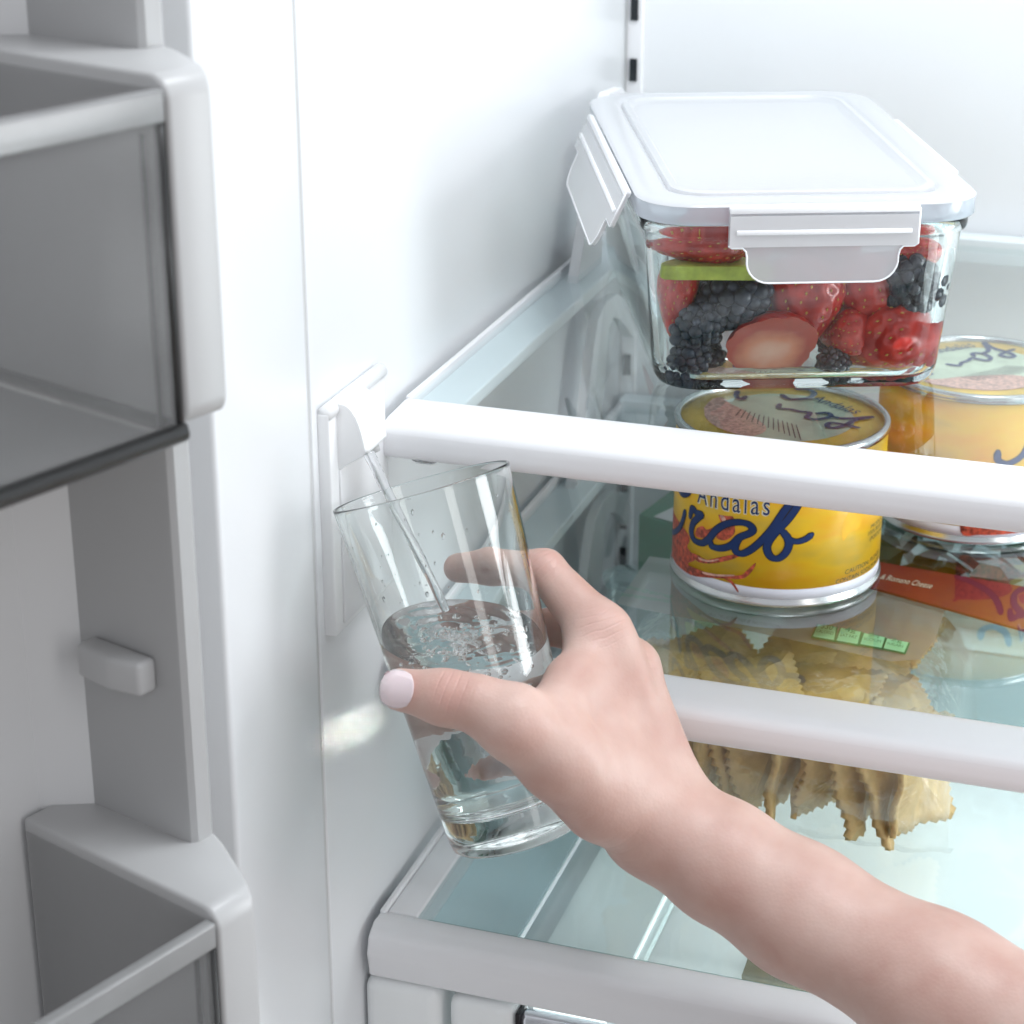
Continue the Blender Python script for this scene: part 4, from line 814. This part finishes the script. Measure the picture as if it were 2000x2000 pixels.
# ------------------------------------------------------------------ tumbler, water and jet
gt, gb_ = Vector(D['gl_top']), Vector(D['gl_bot']); Hg = (gt - gb_).length; rt, rb = D['gl_rt'], D['gl_rb']
Q = (gt - gb_).to_track_quat('Z', 'Y'); MG = Matrix.Translation(gb_) @ Q.to_matrix().to_4x4()
def rad(z): return rb + (rt - rb) * z / Hg
bt = .0150; wall = lambda z: .0021 - .0010 * z / Hg
prof = [(.0005, .0022), (rb * .70, .0016), (rb - .0060, .0003), (rb - .0025, .0004), (rb - .0006, .0022), (rad(.006), .006)] + [(rad(z), z) for z in np.linspace(.012, Hg - .0020, 12)] + [(rad(Hg) - .00060 + .00060 * math.cos(R(a_)), Hg - .0006 + .0006 * math.sin(R(a_))) for a_ in (0, 25, 50, 75, 105, 130, 155, 180)]
innr = [(rad(z) - wall(z), z) for z in np.linspace(Hg - .0022, bt + .006, 14)] + [(rad(bt) - .0034, bt + .0016), (rad(bt) - .0075, bt), (.0005, bt - .0004)]
n_ = 96
g = loft('drinking_glass', lathe_rings(prof + innr, n_), M['crystal'], None, True, True)
g.data.polygons.foreach_set('use_smooth', [True] * len(g.data.polygons)); g.matrix_world = MG; tag(g, 'clear tilted drinking glass half full of water held under the dispenser', 'drinking glass')
wp = [(.0005, bt - .0006)] + [(rad(bt) - .0073, bt - .0002), (rad(bt) - .0032, bt + .0015)] + [(rad(z) - wall(z) + .00025, z) for z in np.linspace(bt + .006, Hg - .004, 30)]
bm = bmesh.new(); rings = lathe_rings(wp, n_); vv = [[bm.verts.new(MG @ Vector(p)) for p in r] for r in rings]
for k in range(len(vv) - 1):
    for i in range(n_): bm.faces.new((vv[k][i], vv[k][(i + 1) % n_], vv[k + 1][(i + 1) % n_], vv[k + 1][i]))
bm.faces.new(vv[0][::-1]); bm.faces.new(vv[-1])
cutg = bmesh.ops.bisect_plane(bm, geom=bm.verts[:] + bm.edges[:] + bm.faces[:], plane_co=(0, 0, D['water_z']), plane_no=(0, 0, 1), clear_outer=True)
ce = [e for e in cutg['geom_cut'] if isinstance(e, bmesh.types.BMEdge)]
bound = [v for v in {v for e in ce for v in e.verts}]
ctr = sum((v.co for v in bound), Vector()) / len(bound); ang = sorted(bound, key=lambda v: math.atan2(v.co.y - ctr.y, v.co.x - ctr.x))
# churning surface: rings running in to the centre with ripples
hit = Vector(D['stream'][-1]); prev = ang; K = 22; bnd = [v.co.copy() for v in ang]
def ripple(p, f):
    d = math.hypot(p.x - hit.x, p.y - hit.y)
    return (.0010 * math.sin(d * 900) * math.exp(-d * 60) + .00045 * math.sin(p.x * 420 + 2 * math.sin(p.y * 260)) * math.cos(p.y * 380)) * min(1, f * 6) + .0006 * math.exp(-f * 30)
for k in range(1, K):
    f = k / K; cur = []
    for c in bnd:
        p = c.lerp(ctr, f); p.z += ripple(p, f); cur.append(bm.verts.new(p))
    for i in range(len(prev)): bm.faces.new((prev[i], prev[(i + 1) % len(prev)], cur[(i + 1) % len(cur)], cur[i]))
    prev = cur
bm.faces.new(prev)
wtr = from_bm('water', bm, M['water'], None, True, True, 45); tag(wtr, 'churning water in the tilted drinking glass', 'water')
# air bubbles under the surface where the jet plunges in
bm = bmesh.new(); axis = (gt - gb_).normalized()
for i in range(260):
    dep = abs(random.gauss(0, .010)); a = random.uniform(0, 6.28); rr = abs(random.gauss(0, .013))
    p = Vector((ctr.x + rr * math.cos(a), ctr.y + rr * math.sin(a), D['water_z'] - .0022 - dep))
    pr_ = p - gb_; al = pr_.dot(axis); off = (pr_ - axis * al).length
    if off > rad(al) - wall(al) - .0030 or al < bt + .004: continue
    bmesh.ops.create_icosphere(bm, subdivisions=2, radius=random.choice((.0004, .0005, .0007, .0010, .0014)), matrix=Matrix.Translation(p))
bub = from_bm('bubbles', bm, glass('air_bubble', 1 / 1.333), wtr, True); bub['kind'] = 'stuff'
# droplets and splashes on the inner wall above the surface
bm = bmesh.new()
for i in range(90):
    al = random.uniform(.075, Hg - .006) if i % 3 else random.uniform(.070, .095); a = random.uniform(0, 6.283)
    rr = rad(al) - wall(al) - .00005
    p = MG @ Vector((rr * math.cos(a), rr * math.sin(a), al))
    if p.z < D['water_z'] + .002: continue
    s = random.choice((.0003, .0004, .0005, .0008)); bmesh.ops.create_icosphere(bm, subdivisions=1, radius=s, matrix=Matrix.Translation(p) @ Matrix.Diagonal((1, 1, random.uniform(1, 2.2), 1)))
dpl = from_bm('droplets', bm, M['stream'], wtr, True); dpl['kind'] = 'stuff'
bm = bmesh.new(); bmesh.ops.create_icosphere(bm, subdivisions=3, radius=.0042, matrix=Matrix.Translation((.0225, .0655, 1.0925)) @ Matrix.Diagonal((1.5, 1.0, .55, 1)))
dpw = from_bm('water_drop', bm, M['stream'], None, True); tag(dpw, 'clear water drop hanging under the rail of the topmost shelf', 'water drop')
st = tube('water_jet', D['stream'], lambda t: .0023 - .0006 * t + .00012 * math.sin(t * 30), M['stream'], None, 18, 8)
tag(st, 'thin clear water jet falling from the dispenser into the glass', 'water jet')

# ------------------------------------------------------------------ the hand and forearm: one continuous skin grown from a distance field
HD = D['hand']; FW = np.array(D['fw']); RT = np.array(D['rt']); UP = np.array(D['up'])
def cone_d(P, a, b, flat=None, s=1.0):
    A = np.array(a[:3]); B = np.array(b[:3]); ba = B - A; L2 = ba @ ba
    w = P - A; t = np.clip((w @ ba) / L2, 0, 1); w = w - t[..., None] * ba
    q = np.einsum('...i,...i->...', w, w)
    if flat is not None:
        wn = w @ flat; q = q + wn * wn * (1 / (s * s) - 1)
    return np.sqrt(np.maximum(q, 0)) - (a[3] + (b[3] - a[3]) * t)
def smin(a, b, k):
    h = np.maximum(k - np.abs(a - b), 0) / k
    return np.minimum(a, b) - h * h * k * .25
def sdf(P):
    d = None
    arm = HD['arm']
    for i in range(len(arm) - 1):
        c = cone_d(P, arm[i], arm[i + 1], FW, 1.12); d = c if d is None else smin(d, c, .012)
    for kx, kk in (('heel', .012), ('fill', .012), ('pi', .009), ('pm', .005), ('pr', .006), ('pp', .007)): d = smin(d, cone_d(P, HD[kx][0], HD[kx][1]), kk)
    for kx, kk in (('index', .006), ('middle', .005), ('ring', .005), ('pinky', .005)):
        j = HD[kx]; f = None
        for i in range(len(j) - 1):
            c = cone_d(P, j[i], j[i + 1]); f = c if f is None else smin(f, c, .0035)
        d = smin(d, f, kk)
    j = HD['thumb']; f = None
    for i in range(len(j) - 1):
        c = cone_d(P, j[i], j[i + 1]); f = c if f is None else smin(f, c, .006)
    d = smin(d, f, .010)
    for kx in ('pi', 'pm'):   # extensor tendons standing out under the skin
        a = np.array(HD[kx][1]); b_ = np.array(HD[kx][0]); nn = -FW * .62 + UP * .48 + RT * .45; nn = nn / np.linalg.norm(nn)
        m0 = a + (b_ - a) * .04; m1 = a + (b_ - a) * .62
        p0 = list(m0[:3] + nn * (m0[3] - .0026)) + [.0036]; p1 = list(m1[:3] + nn * (m1[3] - .0038)) + [.0030]
        d = smin(d, cone_d(P, p0, p1), .006)
    j = HD['web']; f = smin(cone_d(P, j[0], j[1], FW, .8), cone_d(P, j[1], j[2], FW, .8), .008)
    return smin(d, f, .009)
def surface_nets(h):
    allp = np.array([p for k in HD for p in HD[k]]); arm_end = 3
    lo = np.array([p[:3] for k in HD if k != 'arm' for p in HD[k]] + [p[:3] for p in HD['arm'][:5]]).min(0) - .045
    hi = np.array([p[:3] for k in HD if k != 'arm' for p in HD[k]] + [p[:3] for p in HD['arm'][:5]]).max(0) + .045
    n = np.ceil((hi - lo) / h).astype(int) + 1
    xs = [lo[i] + h * np.arange(n[i]) for i in range(3)]
    Fd = np.empty(n, np.float32)
    yy, zz = np.meshgrid(xs[1], xs[2], indexing='ij')
    for i, x in enumerate(xs[0]):
        P = np.stack([np.full_like(yy, x), yy, zz], -1); Fd[i] = sdf(P)
    Fd[0] = Fd[-1] = .01; Fd[:, 0] = Fd[:, -1] = .01; Fd[:, :, 0] = Fd[:, :, -1] = .01
    ins = Fd < 0
    acc = np.zeros(tuple(n - 1) + (3,), np.float32); cnt = np.zeros(tuple(n - 1), np.float32)
    cor = [(a, b, c) for a in (0, 1) for b in (0, 1) for c in (0, 1)]
    def sl(o): return tuple(slice(o[k], n[k] - 1 + o[k]) for k in range(3))
    for a in cor:
        for k in range(3):
            if a[k]: continue
            b = list(a); b[k] = 1; fa, fb = Fd[sl(a)], Fd[sl(b)]; m = (fa < 0) != (fb < 0)
            t = np.where(m, fa / np.where(m, fa - fb, 1), 0)
            for c in range(3):
                v = (a[c] + (t if c == k else 0)); acc[..., c] += np.where(m, v, 0)
            cnt += m
    act = cnt > 0; idx = -np.ones(act.shape, np.int64); ids = np.argwhere(act); idx[act] = np.arange(len(ids))
    V = lo + h * (ids + acc[act] / cnt[act][:, None]); quads = []
    for k in range(3):
        s0 = [slice(1, n[c] - 1) for c in range(3)]; s1 = [slice(1, n[c] - 1) for c in range(3)]; s0[k] = slice(0, n[k] - 1); s1[k] = slice(1, n[k])
        a, b = ins[tuple(s0)], ins[tuple(s1)]; m = a != b; g = np.argwhere(m); off = np.array([1, 1, 1]); off[k] = 0; g = g + off
        u, w = [(1, 2), (2, 0), (0, 1)][k]; flip = b[m]
        def at(du, dw):
            q = g.copy(); q[:, u] -= du; q[:, w] -= dw; return idx[q[:, 0], q[:, 1], q[:, 2]]
        q = np.stack([at(1, 1), at(0, 1), at(0, 0), at(1, 0)], 1); q[flip] = q[flip][:, ::-1]; quads.append(q)
    return V, np.concatenate(quads)
Vh, Fh = surface_nets(.0013)
me = bpy.data.meshes.new('person'); me.from_pydata(Vh.tolist(), [], Fh.tolist()); me.materials.append(M['skin'])
me.polygons.foreach_set('use_smooth', [True] * len(me.polygons)); me.update()
hand = bpy.data.objects.new('person', me); COL.objects.link(hand)
sm = hand.modifiers.new('smooth', 'SMOOTH'); sm.iterations = 3; sm.factor = .5
tag(hand, 'bare right forearm and hand reaching in from the right, gripping the glass', 'person')
# thumb nail: a curved plate lying on the skin
CAMP = np.array([0.3196, -0.70, 1.40]); nc = np.array(D['nail']['c']); hw, hh = D['nail']['hw'], D['nail']['hh']; nu, nv = 22, 22; V = []; F = []
th_dir = np.array(HD['thumb'][-1][:3]) - np.array(HD['thumb'][-2][:3]); th_dir /= np.linalg.norm(th_dir)
ex = th_dir - FW * (th_dir @ FW); ex /= np.linalg.norm(ex); ey = np.cross(ex, FW); ey /= np.linalg.norm(ey)
def nail_hit(u, v):
    x = u * math.sqrt(1 - .42 * v * v); y = v * math.sqrt(1 - .36 * u * u)
    p = nc + ex * x * hw + ey * y * hh; t = 0.0; VR = (p - CAMP) / np.linalg.norm(p - CAMP)
    for _ in range(60):
        dd = float(sdf((p + VR * t)[None, :])[0])
        if dd < .00055: return p + VR * t, t
        t += max(dd * .8, .0002)
        if t > .07: break
    return None, 9.0
t0 = nail_hit(0, 0)[1]
for i in range(nu + 1):
    for j in range(nv + 1):
        u = -1 + 2 * i / nu; v = -1 + 2 * j / nv; q = 1.0
        while True:
            p, t = nail_hit(u * q, v * q)
            if t < t0 + .006 or q < .1: break
            q -= .04
        V.append(p)
Vn = np.array(V)
for i in range(nu):
    for j in range(nv): a = i * (nv + 1) + j; F.append((a, a + 1, a + nv + 2, a + nv + 1))
nl = mesh('fingernail', Vn, F, M['nail'], hand, True)
so = nl.modifiers.new('thickness', 'SOLIDIFY'); so.thickness = .0007; so.offset = 1.0
